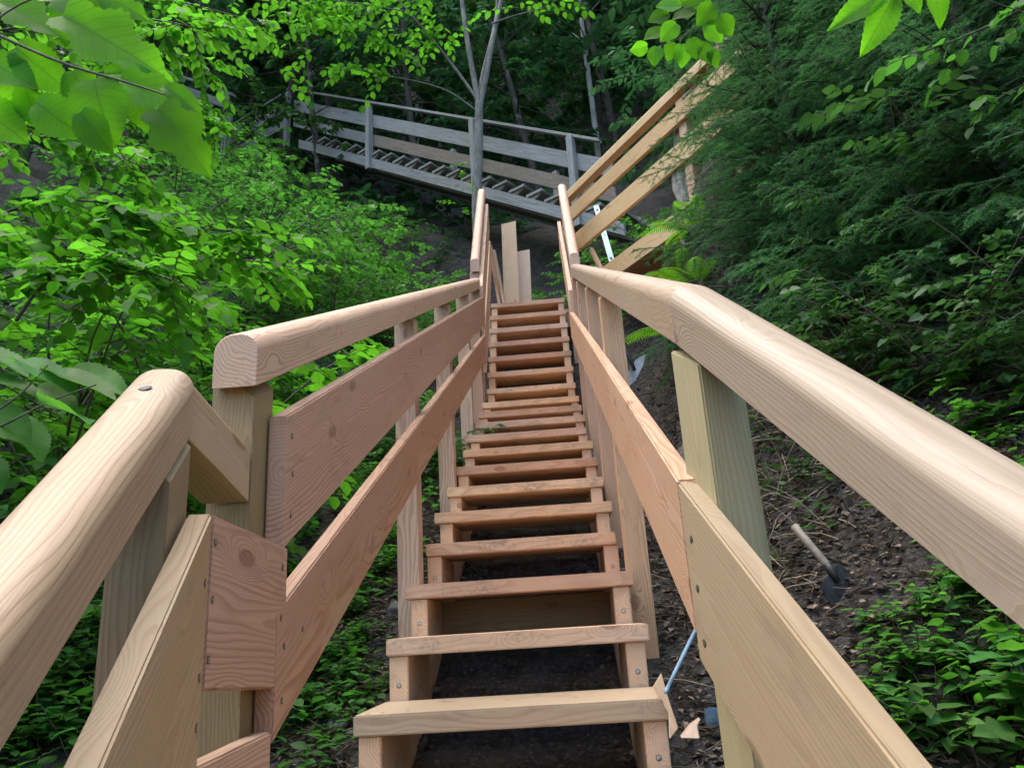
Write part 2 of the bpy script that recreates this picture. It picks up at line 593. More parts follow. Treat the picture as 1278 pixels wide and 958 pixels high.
LT = {
    'far': leaf_template([(0, 0.02), (0.45, 0.5), (1, 0.02)]),
    'mid': leaf_template(prof_rows(hazel, 6)),
    'ov': leaf_template(prof_rows(ovate, 6)),
    'near': leaf_template(prof_rows(hazel, 27), teeth=0.055, cols=7, droop=0.28, fold=0.16),
    'lobe': leaf_template(prof_rows(lobed, 33), teeth=0.05, cols=9, droop=0.3, fold=0.14),
    'lance': leaf_template(prof_rows(lance, 8), droop=0.45, fold=0.25),
    'small': leaf_template([(0, 0.02), (0.3, 0.42), (0.65, 0.42), (1, 0.02)]),
}


def norm(a): return a / np.maximum(np.linalg.norm(a, axis=-1, keepdims=True), 1e-9)


def leaves(P, D, Nn, L, W, kind, lr=None):
    """P base points, D directions, Nn approximate normals, L lengths, W widths -> V, Q, UV, lr"""
    T, U, Q = LT[kind]
    P, D, Nn = np.asarray(P, float), norm(np.asarray(D, float)), np.asarray(Nn, float)
    S = norm(np.cross(Nn, D))
    Nn = np.cross(D, S)
    n, k = len(P), len(T)
    L = np.broadcast_to(np.asarray(L, float), (n,))
    W = np.broadcast_to(np.asarray(W, float), (n,))
    V = (P[:, None, :] + D[:, None, :] * (T[None, :, 0:1] * L[:, None, None]) + S[:, None, :] * (T[None, :, 1:2] * W[:, None, None])
         + Nn[:, None, :] * (T[None, :, 2:3] * L[:, None, None]))
    QQ = (Q[None] + (np.arange(n) * k)[:, None, None]).reshape(-1, 4)
    UV = np.broadcast_to(U[None], (n, k, 2)).reshape(-1, 2)
    if lr is None: lr = rng.random(n)
    return V.reshape(-1, 3), QQ, UV, np.repeat(lr, k)


class Acc:
    """collects numpy quads of one part"""
    def __init__(s): s.V, s.Q, s.U, s.R, s.n = [], [], [], [], 0
    def add(s, V, Q, U=None, R=None):
        s.V.append(V); s.Q.append(Q + s.n); s.n += len(V)
        s.U.append(U if U is not None else np.zeros((len(V), 2)))
        s.R.append(R if R is not None else np.full(len(V), 0.5))
    def mesh(s, name, mat, smooth=False):
        return np_mesh(name, np.concatenate(s.V), np.concatenate(s.Q), mat, np.concatenate(s.U), np.concatenate(s.R), smooth)


def tube(acc, pts, rads, sides=5):
    pts = np.asarray(pts, float)
    n = len(pts)
    rads = np.broadcast_to(np.asarray(rads, float), (n,))
    T = norm(np.gradient(pts, axis=0))
    ref = np.array([0.0, 0.0, 1.0]) if abs(T[0][2]) < 0.9 else np.array([1.0, 0.0, 0.0])
    A = norm(np.cross(T, ref)); B = np.cross(T, A)
    ang = np.arange(sides) * 2 * math.pi / sides
    V = pts[:, None] + rads[:, None, None] * (A[:, None] * np.cos(ang)[None, :, None] + B[:, None] * np.sin(ang)[None, :, None])
    Q = []
    for i in range(n - 1):
        for j in range(sides):
            Q.append((i * sides + j, i * sides + (j + 1) % sides, (i + 1) * sides + (j + 1) % sides, (i + 1) * sides + j))
    acc.add(V.reshape(-1, 3), np.array(Q))


def curve_pts(p, d, L, n=7, bend=(0, 0, -0.3), wob=0.06):
    p = np.array(p, float); d = norm(np.array(d, float)); bend = np.array(bend, float)
    pts = [p.copy()]
    st = L / (n - 1)
    for i in range(n - 1):
        d = norm(d + bend * st / max(L, .01) + rng.normal(0, wob, 3))
        p = p + d * st
        pts.append(p.copy())
    return np.array(pts)


def along(pts, ts):
    s = np.linspace(0, 1, len(pts))
    return np.stack([np.interp(ts, s, pts[:, i]) for i in range(3)], -1)


def leafy_twig(stem, leaf, p, d, L, n_leaf, ll, lw, kind, r=0.004, bend=(0, 0, -0.4), up=(0, 0, 1), spread=0.9, t0=0.15, wob=0.05, nj=0.25, sides=4):
    pts = curve_pts(p, d, L, 7, bend, wob)
    tube(stem, pts, np.linspace(r, r * 0.35, 7), sides)
    ts = np.linspace(t0, 1.0, n_leaf)
    P = along(pts, ts)
    T = norm(along(pts, np.minimum(1, ts + .06)) - along(pts, np.maximum(0, ts - .06)))
    S = norm(np.cross(np.array(up, float)[None], T))
    sg = np.where(np.arange(n_leaf) % 2 == 0, 1.0, -1.0)
    D = T * (1 - spread * 0.45) + S * (sg * spread)[:, None] + rng.normal(0, 0.16, (n_leaf, 3)) + np.array([0, 0, -0.12])
    D[-1] = T[-1] + np.array([0, 0, -.15])
    Nn = np.array(up, float)[None] + rng.normal(0, nj, (n_leaf, 3))
    sc = rng.uniform(0.7, 1.15, n_leaf)
    leaf.add(*leaves(P, D, Nn, ll * sc, lw * sc, kind))
    return pts


# ------------------------------------------------------------------ ground
_ys = np.array([-80, -14, -0.8, 4.1, 5.25, 6.3, 8.3, 10.0, 12.0, 20.0, 30.0, 44.0])
_zs = np.array([-10.5, -10.4, -0.4, 2.03, 3.30, 3.42, 4.6, 7.0, 8.7, 18.0, 31.0, 46.0])


def vnoise(x, y, s, seed=0.0):
    x = np.asarray(x, float) * s + seed; y = np.asarray(y, float) * s + seed * 1.7
    return (np.sin(x * 1.3 + 1.7 * np.sin(y * 0.9)) + np.sin(y * 1.7 + 1.3 * np.sin(x * 1.1 + 2)) + 0.6 * np.sin(x * 3.1 + y * 2.3) + 0.5 * np.sin(x * 5.3 - y * 4.1 + 1)) / 3.1


def ground(x, y):
    x = np.asarray(x, float); y = np.asarray(y, float)
    xr = x + 0.215 * np.minimum(0, y + 0.8)      # the gully bends with the lower flight
    z = np.interp(y, _ys, _zs) - 0.40
    rb = np.maximum(0, xr - 0.72)
    st = np.interp(y, [-3, -0.5, 1.0, 2.2, 5.0, 7.0, 11.0, 16], [0.45, 0.55, 0.8, 1.05, 1.15, 0.8, 0.35, 0.2])
    steep = np.interp(rb, [0, 0.5, 1.1, 2.4, 30], [0, 0.36, 1.0, 1.75, 12.0])
    z = z + steep * st + 1.6 * np.exp(-((x - 1.5) / 0.44) ** 2 - ((y - 3.2) / 0.6) ** 2) - 1.3 * np.exp(-((x + 1.3) / 1.5) ** 2 - ((y - 8.7) / 0.9) ** 2)
    lb = np.maximum(0, -xr - 0.75)
    sl = np.interp(y, [-3, 0, 3, 6, 9, 14], [0.10, 0.14, 0.38, 0.50, 0.30, 0.12])
    z = z + sl * lb + 0.10 * np.maximum(0, lb - 3.5) ** 1.3 * np.interp(y, [-3, 4, 14], [.2, 1, .6])
    path = np.exp(-(xr / 0.6) ** 4)
    amp = np.interp(np.abs(xr), [0, 0.5, 1.2, 4], [0.02, 0.03, 0.07, 0.16])
    z = z + amp * (vnoise(x, y, 2.3, 3.1) + 0.45 * vnoise(x, y, 6.1, 8.2) + 0.25 * vnoise(x, y, 14.0, 1.2))
    return z


def axis(lo, hi, dense_lo, dense_hi, step, grow=1.12):
    a = list(np.arange(dense_lo, dense_hi + 1e-6, step))
    s = step; v = a[-1]
    while v < hi: s = min(s * grow, 4.0); v += s; a.append(v)
    s = step; v = a[0]; pre = []
    while v > lo: s = min(s * grow, 4.0); v -= s; pre.append(v)
    return np.array(pre[::-1] + a)


def soil():
    a = N('forest_soil')
    tc = a.n('ShaderNodeTexCoord')
    v = tc.outputs['Object']
    n1 = a.noise(v, 1.3, 6, 0.65)
    n2 = a.noise(v, 9.0, 8, 0.7)
    n3 = a.noise(v, 55.0, 6, 0.7)
    vo = a.n('ShaderNodeTexVoronoi', feature='F1')
    vo.inputs['Scale'].default_value = 38
    a.l(v, vo.inputs['Vector'])
    col = a.mix(a.ramp(n2, 0.35, 0.68), (0.033, 0.030, 0.027), (0.080, 0.074, 0.067))
    col = a.mix(a.ramp(n3, 0.5, 0.7, 0, 0.8), col, (0.16, 0.148, 0.132))
    col = a.mix(a.ramp(vo.outputs['Distance'], 0.28, 0.12, 0, 0.45), col, (0.15, 0.145, 0.14))
    col = a.mix(a.ramp(n1, 0.52, 0.68, 0, 0.7), col, (0.030, 0.040, 0.018))
    a.l(col, a.b.inputs['Base Color'])
    a.b.inputs['Roughness'].default_value = 0.95
    a.b.inputs['Specular IOR Level'].default_value = 0.15
    h = a.math('ADD', a.math('ADD', n2, a.math('MULTIPLY', n3, 0.5)), a.math('MULTIPLY', vo.outputs['Distance'], -0.5))
    a.bump(h, 1.0, 0.03)
    return a.m


xs = axis(-70, 70, -3.2, 3.4, 0.07)
ys = axis(-78, 40, -1.6, 7.0, 0.08)
GX, GY = np.meshgrid(xs, ys)
GZ = ground(GX, GY)
nx, ny = len(xs), len(ys)
ii = (np.arange(ny - 1)[:, None] * nx + np.arange(nx - 1)[None, :]).ravel()
me = np_mesh('ground', np.stack([GX.ravel(), GY.ravel(), GZ.ravel()], -1), np.stack([ii, ii + 1, ii + nx + 1, ii + nx], -1), soil(), smooth=True)
tag(link('ground', me), kind='structure')

# ------------------------------------------------------------------ the new timber stairs
TA, RA, TB, RB = 0.3576, 0.1771, 0.1693, 0.2059
AW = 0.80
TH = 0.05


def tread(x0, x1, y, z, depth, parent, mat, skew=0.0):
    """top front edge at y, z"""
    q = [Vector((x0, y, z)), Vector((x1, y + skew, z)), Vector((x1, y + depth + skew, z)), Vector((x0, y + depth, z))]
    wv = q + [v - Vector((0, 0, TH)) for v in q]
    return solid('tread', wv, prism_faces(4), frame((1, 0, 0), (0, 1, 0), ((x0 + x1) / 2, y + depth / 2, z - TH / 2)), mat, parent, 0.004)


def saw_stringer(x0, x1, ys_, zs_, run, drop, mat, parent, ylast, extra=0.0):
    """sawtooth stringer under treads whose front edges are at ys_, zs_"""
    top = []
    for i, (y, z) in enumerate(zip(ys_, zs_)):
        f = y + 0.014
        zb = (zs_[i - 1] - TH - 0.001) if i else zs_[0] - TH - drop
        top.append((f, zb)); top.append((f, z - TH - 0.001))
    top.append((ylast, zs_[-1] - TH - 0.001))
    sl = (zs_[-1] - zs_[0]) / (ys_[-1] - ys_[0])
    bot = [(ylast, zs_[-1] - TH - drop), (ys_[0] + 0.014 + 0.16, zs_[0] - TH - drop)]
    pr = top + bot
    # drop collinear duplicate
    wv = [Vector((x0, a, b)) for a, b in pr] + [Vector((x1, a, b)) for a, b in pr]
    return solid('stringer', wv, prism_faces(len(pr)), frame((0, math.cos(math.atan(sl)), math.sin(math.atan(sl))), (1, 0, 0), ((x0 + x1) / 2, (ys_[0] + ylast) / 2, (zs_[0] + zs_[-1]) / 2)), mat, parent, 0.003)


stA = thing('timber_staircase', (0, 0, -0.3), 'lower flight of twelve wide larch treads rising gently from the foreground', 'staircase')
yA = [i * TA for i in range(12)]
zA = [i * RA for i in range(12)]
jit = [0.0, .004, -.012, .008, -.012, -.003, 0, .002, -.014, .004, .004, .002]
jit2 = [0.0, -.004, -.008, .016, -.006, 0, 0, 0, .014, 0, .003, .003]
TR = []
for i in range(12):
    xl, xr = -AW / 2 + jit[i], AW / 2 - jit2[i]
    t = tread(xl, xr, yA[i], zA[i], TA + 0.004, stA, MW['pale'] if i == 0 else MW['tread'])
    TR.append(t)
for s in (-1, 1):
    a, b = sorted((s * 0.389, s * 0.331))
    o = saw_stringer(a, b, yA, zA, TA, 0.42, MW['tread'], stA, yA[-1] + TA)
    for i in range(0, 4):
        screw((s * 0.36, yA[i] + 0.014, zA[i] - TH - 0.085), (0, -1, 0), o, 0.0055)
for (x, y) in ((-.335, .05), (-.27, .06), (-.21, .28), (-.02, .19), (.06, .29), (.17, .16), (.30, .24), (-.365, .02)):
    screw((x, y, 0.0), (0, 0, 1), TR[0], 0.004)
solid('cross_beam', [Vector(v) for v in ((-.33, 1.05, .30), (.33, 1.05, .30), (.33, 1.05, .17), (-.33, 1.05, .17), (-.33, 1.10, .30), (.33, 1.10, .30), (.33, 1.10, .17), (-.33, 1.10, .17))],
      prism_faces(4), frame((1, 0, 0), (0, 1, 0), (0, 1.07, .23)), MW['post'], stA)

stB = thing('timber_staircase', (0, 4.2, 1.9), 'upper steep flight of seven larch treads climbing to the landing', 'staircase')
B0y, B0z = 11 * TA + 0.2359, 11 * RA + 0.1882
yB = [B0y + i * TB for i in range(7)]
zB = [B0z + i * RB for i in range(7)]
for i in range(7):
    tread(-.381 + 0.004, .381 + 0.006, yB[i], zB[i], 0.25 if i < 6 else 0.30, stB, MW['tread'])
for s in (-1, 1):
    a, b = sorted((s * 0.374, s * 0.316))
    saw_stringer(a + .004, b + .004, yB, zB, TB, 0.40, MW['tread'], stB, yB[-1] + 0.24)
for k, (yy, zz) in enumerate(((4.62, 2.42), (5.1, 2.95))):
    solid('cross_beam', [Vector(v) for v in ((-.315, yy, zz), (.315, yy, zz), (.315, yy, zz - .12), (-.315, yy, zz - .12), (-.315, yy + .05, zz), (.315, yy + .05, zz), (.315, yy + .05, zz - .12), (-.315, yy + .05, zz - .12))],
          prism_faces(4), frame((1, 0, 0), (0, 1, 0), (0, yy, zz - .06)), MW['tread'], stB)

# landing on top
ldg = thing('timber_landing', (0, 5.9, 3.3), 'small larch landing at the top of the steep flight', 'landing')
zL = zB[-1]
for k in range(6):
    y = yB[-1] + 0.305 + k * 0.15
    q = [Vector((-.42, y, zL)), Vector((.50, y, zL)), Vector((.50, y + .143, zL)), Vector((-.42, y + .143, zL))]
    solid('deck_board', q + [v - Vector((0, 0, .045)) for v in q], prism_faces(4), frame((1, 0, 0), (0, 1, 0), (0.04, y + .07, zL - .02)), MW['tread'], ldg)
for x in (-.36, .40):
    board('joist', (x, yB[-1] + .31, zL - .047), (x, yB[-1] + 1.2, zL - .047), 0.16, 0.05, (1, 0, 0), MW['tread'], ldg)
    post('post', x + .025, yB[-1] + 1.1, float(ground(x, yB[-1] + 1.1)) - .2, zL - .208, .09, .09, MW['post'], ldg)

# ------------------------------------------------------------------ railings of the gentle flight
LX, RX = -0.36, 0.36


def hA(h, y): return h + 0.495 * y


rlA = thing('timber_railing', (-0.43, 0.0, -0.4), 'left larch railing of the gentle flight with blunt rounded rail end', 'railing')
handrail('handrail', (-.385, -.74, hA(1.018, -.74)), (-.385, 4.27, hA(1.018, 4.27)), .086, .108, (-1, 0, 0), MW['larch'], rlA, r=.038)
bA1 = board('guard_board', (LX, -.645, hA(.936, -.645)), (LX, 4.20, hA(.936, 4.20)), .262, .036, (-1, 0, 0), MW['larch'], rlA)
bA2 = board('guard_board', (LX, -.665, hA(.572, -.665)), (LX, 4.12, hA(.572, 4.12)), .217, .036, (-1, 0, 0), MW['larch'], rlA)
for (y, dz) in ((-.61, .05), (-.60, .13), (-.605, .21)):
    screw((LX, y, hA(.936, y) - dz), (1, 0, 0), bA1, .0045)
for (y, dz) in ((-.62, .08), (-.625, .17), (-.52, .10)):
    screw((LX, y, hA(.572, y) - dz), (1, 0, 0), bA2, .0045)
for (y, wx) in ((-.665, .082), (1.00, .085), (2.12, .085), (3.20, .085), (4.1, .085)):
    post('post', -.399 - wx / 2, y, float(ground(-.44, y)) - .3, hA(1.014, y), wx, .095, MW['post'] if y < 0 else MW['larch'], rlA, slope=.495, inner=1)

rrA = thing('timber_railing', (0.43, 0.0, -0.4), 'right larch railing of the gentle flight with pale rail top', 'railing')
nr = Vector((0.977, 0.2133, 0))         # to the right of the flight below the bend
mit = (Vector((1, 0, 0)) + nr) / 1.977
handrail('handrail', (.387, -.798, .649), (.418, 3.93, 3.02), .09, .11, (1, 0, 0), MW['pale'], rrA, r=.036, endA=mit)
bR = board('guard_board', (RX, -.805, .408), (RX + .02, 3.95, 2.70), .243, .036, (1, 0, 0), MW['larch'], rrA)
for (y, wx) in ((.98, .085), (1.95, .085), (3.0, .085), (3.85, .085)):
    post('post', .400 + wx / 2 + .005 * y, y, float(ground(.44, y)) - .3, .659 + (y + .775) * .5018 - .004, wx, .095, MW['larch'], rrA, slope=.5, inner=-1)
# second, lower board on the right is left out in the photograph as well

# ------------------------------------------------------------------ railings of the flight below the bend
dh = Vector((-0.2133, 0.977, 0))        # its horizontal direction
nr = Vector((0.977, 0.2133, 0))         # to the right of it
SL = 0.767


def along_n(P, s): return Vector((P[0], P[1], P[2])) + dh * s + Vector((0, 0, SL * s))


rlN = thing('timber_railing', (-.40, -1.0, -1.2), 'pale left railing in the near foreground ending at the bend', 'railing')
K = Vector((-.408, -.93, .513))
nearL = handrail('handrail', along_n(K, -2.6), along_n(K, 0.0), .098, .112, -nr, MW['pale'], rlN, r=.04)
screw(along_n(K, -.075) - nr * .052 + Vector((0, 0, .1125)), Vector((0, -.6, .78)), nearL, .0075, 'plug')
cb1 = Vector((-.367, -.93, .388))
bN = board('guard_board', along_n(cb1, -2.4), along_n(cb1, 0), .40, .036, -nr, MW['pale'], rlN)
for dz in (.07, .20, .265, .335):
    screw(along_n(cb1, -.02) - Vector((0, 0, dz + .02)), nr, bN, .0045)
pN = Vector((-.367, -.93, 0)) - nr * .079 + dh * -.035
post('post', pN.x, pN.y, -1.6, .482, .075, .10, MW['post'], rlN, yaw=math.atan2(nr.y, nr.x), slope=SL, inner=1)
post('post', pN.x - dh.x * 1.35, pN.y - dh.y * 1.35, -2.6, .475 - SL * 1.35, .075, .10, MW['post'], rlN, yaw=math.atan2(nr.y, nr.x))
# the bend: a short length of rail and two short boards link the two runs
handrail('handrail', (-.414, -.926, .508), (-.397, -.722, .438), .085, .098, (-1, -.08, 0), MW['pale'], rlN, r=.012)
bT = board('guard_board', (-.366, -.928, .386), (-.360, -.615, .364), .252, .034, (-1, 0, 0), MW['larch'], rlN)
for (y, dz) in ((-.915, .04), (-.915, .125), (-.917, .21), (-.64, .06), (-.64, .15)):
    screw((-.366 if y < -.8 else -.3603, y, .385 - dz), (1, 0.02, 0), bT, .0045)
bT2 = board('guard_board', (-.372, -1.02, .03), (-.362, -.665, .047), .22, .034, (-1, 0, 0), MW['larch'], rlN)
screw((-.3625, -.69, -.02), (1, 0.02, 0), bT2, .0045)

rrN = thing('timber_railing', (.45, -1.0, -1.2), 'right foreground railing of fresh greenish pine rising towards the bend', 'railing')
j = Vector((.36, -.805, .407))
Kr = j + nr * .032 + Vector((0, 0, .632 - .407))
nearR = handrail('handrail', along_n(Vector((.387, -.8, .648)), -2.6), (.387, -.8, .648), .09, .11, nr, MW['pine'], rrN, r=.036, endB=mit)
screw(along_n(Kr, -.02) + nr * .05 + Vector((0, 0, .1175)), Vector((0, -.6, .78)), nearR, .0085, 'plug')
bNr = board('guard_board', along_n(j, -2.4), along_n(j, 0), .277, .036, nr, MW['pine'], rrN)
for dz in (.055, .13, .21):
    screw(along_n(j, -.03) - Vector((0, 0, dz + .02)), -nr, bNr, .0045)
pR = j + nr * .077 + dh * -.02
def round_post(x, y, z0, z1, a, b, r, mat, parent, yaw, slope):
    """half-log post: flat towards the path, rounded on the far side"""
    c, s_ = math.cos(yaw), math.sin(yaw)
    pr = [(-a, b), (-a, -b)]
    for k in range(9):
        t = -math.pi / 2 + math.pi / 2 * k / 8
        pr.append((a - r + r * math.cos(t), -b + r + r * math.sin(t)))
    for k in range(9):
        t = math.pi / 2 * k / 8
        pr.append((a - r + r * math.cos(t), b - r + r * math.sin(t)))
    P = lambda u, v, z: Vector((x + c * u - s_ * v, y + s_ * u + c * v, z))
    wv = [P(u, v, z1 + slope * v) for u, v in pr] + [P(u, v, z0) for u, v in pr]
    return solid('post', wv, prism_faces(len(pr)), frame((0, 0, 1), (c, s_, 0), (x, y, (z0 + z1) / 2)), mat, parent, 0.003)


round_post(pR.x, pR.y, -1.4, .616, .046, .05, .042, MW['olive'], rrN, math.atan2(nr.y, nr.x) + .05, SL * .8)
post('post', pR.x - dh.x * 1.4, pR.y - dh.y * 1.4, -2.4, .612 - SL * 1.4, .095, .10, MW['pine'], rrN, yaw=math.atan2(nr.y, nr.x))

# flight below the bend, under the viewer
stN = thing('timber_staircase', (0.0, -1.2, -1.0), 'larch treads below the bend underneath the viewer', 'staircase')
for k in range(7):
    z = -RA - k * 0.19
    c0 = Vector((0.0, -TA, 0)) - dh * (0.25 * k)
    q = [c0 - nr * .39 + Vector((0, 0, z)), c0 + nr * .39 + Vector((0, 0, z))]
    q += [q[1] + dh * .28, q[0] + dh * .28]
    solid('tread', q + [v - Vector((0, 0, TH)) for v in q], prism_faces(4), frame(nr, dh, q[0] + nr * .4), MW['tread'], stN)
for s in (-1, 1):
    A = Vector((0, -TA, -RA - .06)) + nr * (s * .33) + dh * .2
    board('stringer', A - dh * 2.0 - Vector((0, 0, 2.0 * .76)), A, .25, .055, nr * s, MW['tread'], stN)

# ------------------------------------------------------------------ railings of the steep flight
rlB = thing('timber_railing', (-.43, 4.6, 2.4), 'left larch railing beside the steep upper flight', 'railing')
SB = 1.216


def hB(z0, y0, y): return z0 + SB * (y - y0)


handrail('handrail', (-.387, 4.225, 3.28), (-.387, 5.45, hB(3.28, 4.225, 5.45)), .086, .13, (-1, 0, 0), MW['larch'], rlB, r=.036)
board('guard_board', (LX, 4.10, hB(3.26, 4.25, 4.10)), (LX, 5.42, hB(3.26, 4.25, 5.42)), .34, .036, (-1, 0, 0), MW['larch'], rlB)
board('guard_board', (LX, 4.08, hB(2.80, 4.25, 4.08)), (LX, 5.42, hB(2.80, 4.25, 5.42)), .34, .036, (-1, 0, 0), MW['larch'], rlB)
for y in (4.30, 5.38):
    post('post', -.442, y, float(ground(-.44, y)) - .3, hB(3.28, 4.225, y) - .07, .085, .095, MW['larch'], rlB)
rrB = thing('timber_railing', (.47, 4.6, 2.4), 'right larch railing beside the steep upper flight', 'railing')
handrail('handrail', (.415, 3.80, 3.04), (.415, 5.05, 3.04 + 1.16 * 1.25), .086, .13, (1, 0, 0), MW['larch'], rrB, r=.036)
board('guard_board', (.385, 3.82, 2.84), (.385, 5.30, 2.84 + 1.0 * 1.48), .34, .036, (1, 0, 0), MW['larch'], rrB)
for y in (4.02, 5.0):
    post('post', .469, y, float(ground(.44, y)) - .3, 3.04 + 1.16 * (y - 3.80) - .07, .085, .095, MW['larch'], rrB)

# ------------------------------------------------------------------ level walkway leaving the landing to the right
dc = Vector((1.047, -1.70, 0)).normalized()
nc = Vector((-dc.y, dc.x, 0))          # away from the viewer
wk = thing('timber_walkway', (1.2, 4.2, 3.3), 'level larch walkway with board railing running off behind the spruce', 'walkway')
W0 = Vector((.453, 5.403, 0))


def wp(s, z): return W0 + dc * s + Vector((0, 0, z))


handrail('handrail', wp(-.02, 4.585), wp(3.1, 4.63), .086, .11, nc, MW['gold'], wk, r=.034)
board('guard_board', wp(.03, 4.47), wp(3.1, 4.50), .17, .036, nc, MW['gold'], wk)
board('guard_board', wp(.05, 4.12), wp(3.1, 4.15), .215, .036, nc, MW['gold'], wk)
board('fascia_board', wp(.45, 3.53), wp(3.1, 3.53), .19, .045, nc, MW['gold'], wk)
for s in (1.95, 3.0):
    P = wp(s, 0) + nc * .085
    post('post', P.x, P.y, float(ground(P.x, P.y)) - .2, 4.58, .095, .095, MW['larch'], wk, yaw=math.atan2(dc.y, dc.x))
for k in range(20):
    A = wp(.36 + k * .14, 3.53) + nc * .05
    q = [A, A + dc * .132, A + dc * .132 + nc * .9, A + nc * .9]
    solid('deck_board', q + [v - Vector((0, 0, .04)) for v in q], prism_faces(4), frame(nc, dc, A + nc * .45), MW['tread'], wk, 0)
P0, P1 = np.array(at(736, 308, 5.05)), np.array(at(757, 352, 4.75))
br = board('brace', tuple(P0), tuple(P1), .075, .05, nc, MW['larch'], wk)

# ------------------------------------------------------------------ planks left leaning at the landing
def plank(top, bot, wd, th, label, mat, name='plank', cut=0.0, facing=(0.1, -1, 0.25)):
    top, bot = Vector([float(v) for v in top]), Vector([float(v) for v in bot])
    L = top - bot
    Xd = L.normalized()
    F = Vector(facing).normalized()
    S = Xd.cross(F).normalized()
    F = S.cross(Xd).normalized()
    q = [bot - S * wd / 2, bot + S * wd / 2, top + S * wd / 2 + Xd * cut, top - S * wd / 2]
    wv = q + [v - F * th for v in q]
    o = solid(name, wv, prism_faces(4), frame(Xd, S, (top + bot) / 2), mat, None, 0.003)
    return tag(o, label, 'plank', 'planks left leaning at the landing')


plank((-.155, 5.62, 4.52), (-.165, 5.36, 3.385), .165, .03, 'tall pale plank standing upright, tallest of the leaning planks', MW['pale'], cut=.05)
plank((-.015, 5.74, 4.22), (-.035, 5.53, 3.385), .15, .03, 'shorter pinkish plank standing behind the tall pale plank', MW['new'], cut=.04)
plank((-.365, 5.55, 4.25), (-.27, 5.35, 3.385), .06, .03, 'thin edgewise plank leaning against the left post at the landing', MW['larch'], facing=(1, -.4, .2))
plank((-.325, 5.60, 4.20), (-.225, 5.33, 3.385), .035, .03, 'narrow pale batten leaning between the edgewise and tall planks', MW['new'], facing=(1, -.4, .2))

# spirit level leaning behind the walkway railing
lv = thing('spirit_level', (.9, 5.3, 3.55), 'pale blue spirit level leaning behind the walkway railing', 'spirit level')
La, Lb = Vector([float(v) for v in at(744, 258, 5.9)]), Vector([float(v) for v in at(765, 331, 5.45)])
Xd = (La - Lb).normalized()
Fv = Vector((-.1, -1, -.1)).normalized()
Sv = Xd.cross(Fv).normalized()
Fv = Sv.cross(Xd)
def lvbox(u0, u1, s0, s1, f0, f1): return [Lb + Xd * u + Sv * s + Fv * f for f in (f0, f1) for (u, s) in ((u0, s0), (u1, s0), (u1, s1), (u0, s1))]
LL = (La - Lb).length
solid('body', lvbox(0, LL, -.03, .03, 0, .022), prism_faces(4), frame(Xd, Sv, Lb), MS['paleblue'], lv)
for u in (.07, LL - .12): solid('grip_hole', lvbox(u, u + .045, -.013, .013, .022, .0235), prism_faces(4), frame(Xd, Sv, Lb), MS['rubber'], lv, 0.001)
solid('vial', lvbox(LL * .5 - .03, LL * .5 + .03, -.012, .012, .022, .027), prism_faces(4), frame(Xd, Sv, Lb), MS['vial'], lv, 0.002)
for u0, u1 in ((-.012, 0), (LL, LL + .012)): solid('end_cap', lvbox(u0, u1, -.032, .032, -.002, .024), prism_faces(4), frame(Xd, Sv, Lb), MS['rubber'], lv, 0.001)

# ------------------------------------------------------------------ the old grey stair behind
do = Vector((-0.823, 0.568, 0)).normalized()      # climbing direction
no = Vector((do.y, -do.x, 0))                # away from the viewer
O0 = Vector((.422, 8.5, 6.206))
SO = 0.667
old = thing('weathered_staircase', (-1.5, 9.8, 6.5), 'old grey weathered wooden staircase crossing the hillside behind the new stairs', 'staircase')


def op(s, h, off=0.0): return O0 + do * s + no * off + Vector((0, 0, SO * s + h))


board('stringer', op(-1.2, .22, 0), op(6.6, .22, 0), .22, .06, no, MW['grey'], old)
board('stringer', op(-1.2, .66, 1.0), op(6.9, .66, 1.0), .60, .06, no, MW['grey'], old)
n_tr = 22
for k in range(n_tr):
    s = -1.0 + k * 0.345
    h = .345
    A = op(s, 0, .02); z = A.z + h
    q = [Vector((A.x, A.y, z)) - do * .20, Vector((A.x, A.y, z)) + do * .12]
    q = [q[0], q[1], q[1] + no * 1.02, q[0] + no * 1.02]
    solid('tread', q + [v - Vector((0, 0, .05)) for v in q], prism_faces(4), frame(no, do, q[0] + no * .5), MW['grey'], old, 0.003)
    # triangular bracket that carries it
    T = [Vector((A.x, A.y, z - .052)) - do * .19, Vector((A.x, A.y, z - .052)) + do * .11, Vector((A.x, A.y, z - .052 - .15)) + do * .11]
    solid('bracket', [v + no * .03 for v in T] + [v + no * .09 for v in T], prism_faces(3), frame(do, no, T[0]), MW['greybrown'], old, 0.002)
board('soffit_board', op(-1.2, .13, .35), op(6.6, .13, .35), .10, .4, no, MW['greybrown'], old)
handrail('handrail', op(-.95, 1.53, -.02), op(7.05, 1.50, -.02), .10, .055, no, MW['grey'], old, r=.012)
board('guard_board', op(-1.1, 1.27, .055), op(6.9, 1.27, .055), .30, .035, no, MW['grey'], old)
board('guard_board', op(-1.1, .80, .055), op(4.2, .80, .055), .27, .035, no, MW['greybrown'], old)
board('guard_board', op(4.21, .80, .055), op(6.9, .80, .055), .25, .035, no, MW['grey'], old)
for s in (-.45, 1.52, 4.25, 7.05):
    P = op(s, 0, -.005)
    post('post', P.x, P.y, P.z - .06, P.z + 1.53, .11, .11, MW['grey'], old, yaw=math.atan2(do.y, do.x))
for s in (.6, 3.0, 5.6):
    P = op(s, 0, 1.12)
    post('post', P.x, P.y, P.z - .0, P.z + 1.2, .10, .10, MW['grey'], old, yaw=math.atan2(do.y, do.x))
for s in (0.4, 5.2):
    P = op(s, 0, .2)
    gz = float(ground(P.x, P.y))
    if 0: post('support', P.x, P.y, gz - .3, P.z, .12, .12, MW['greybrown'], old)

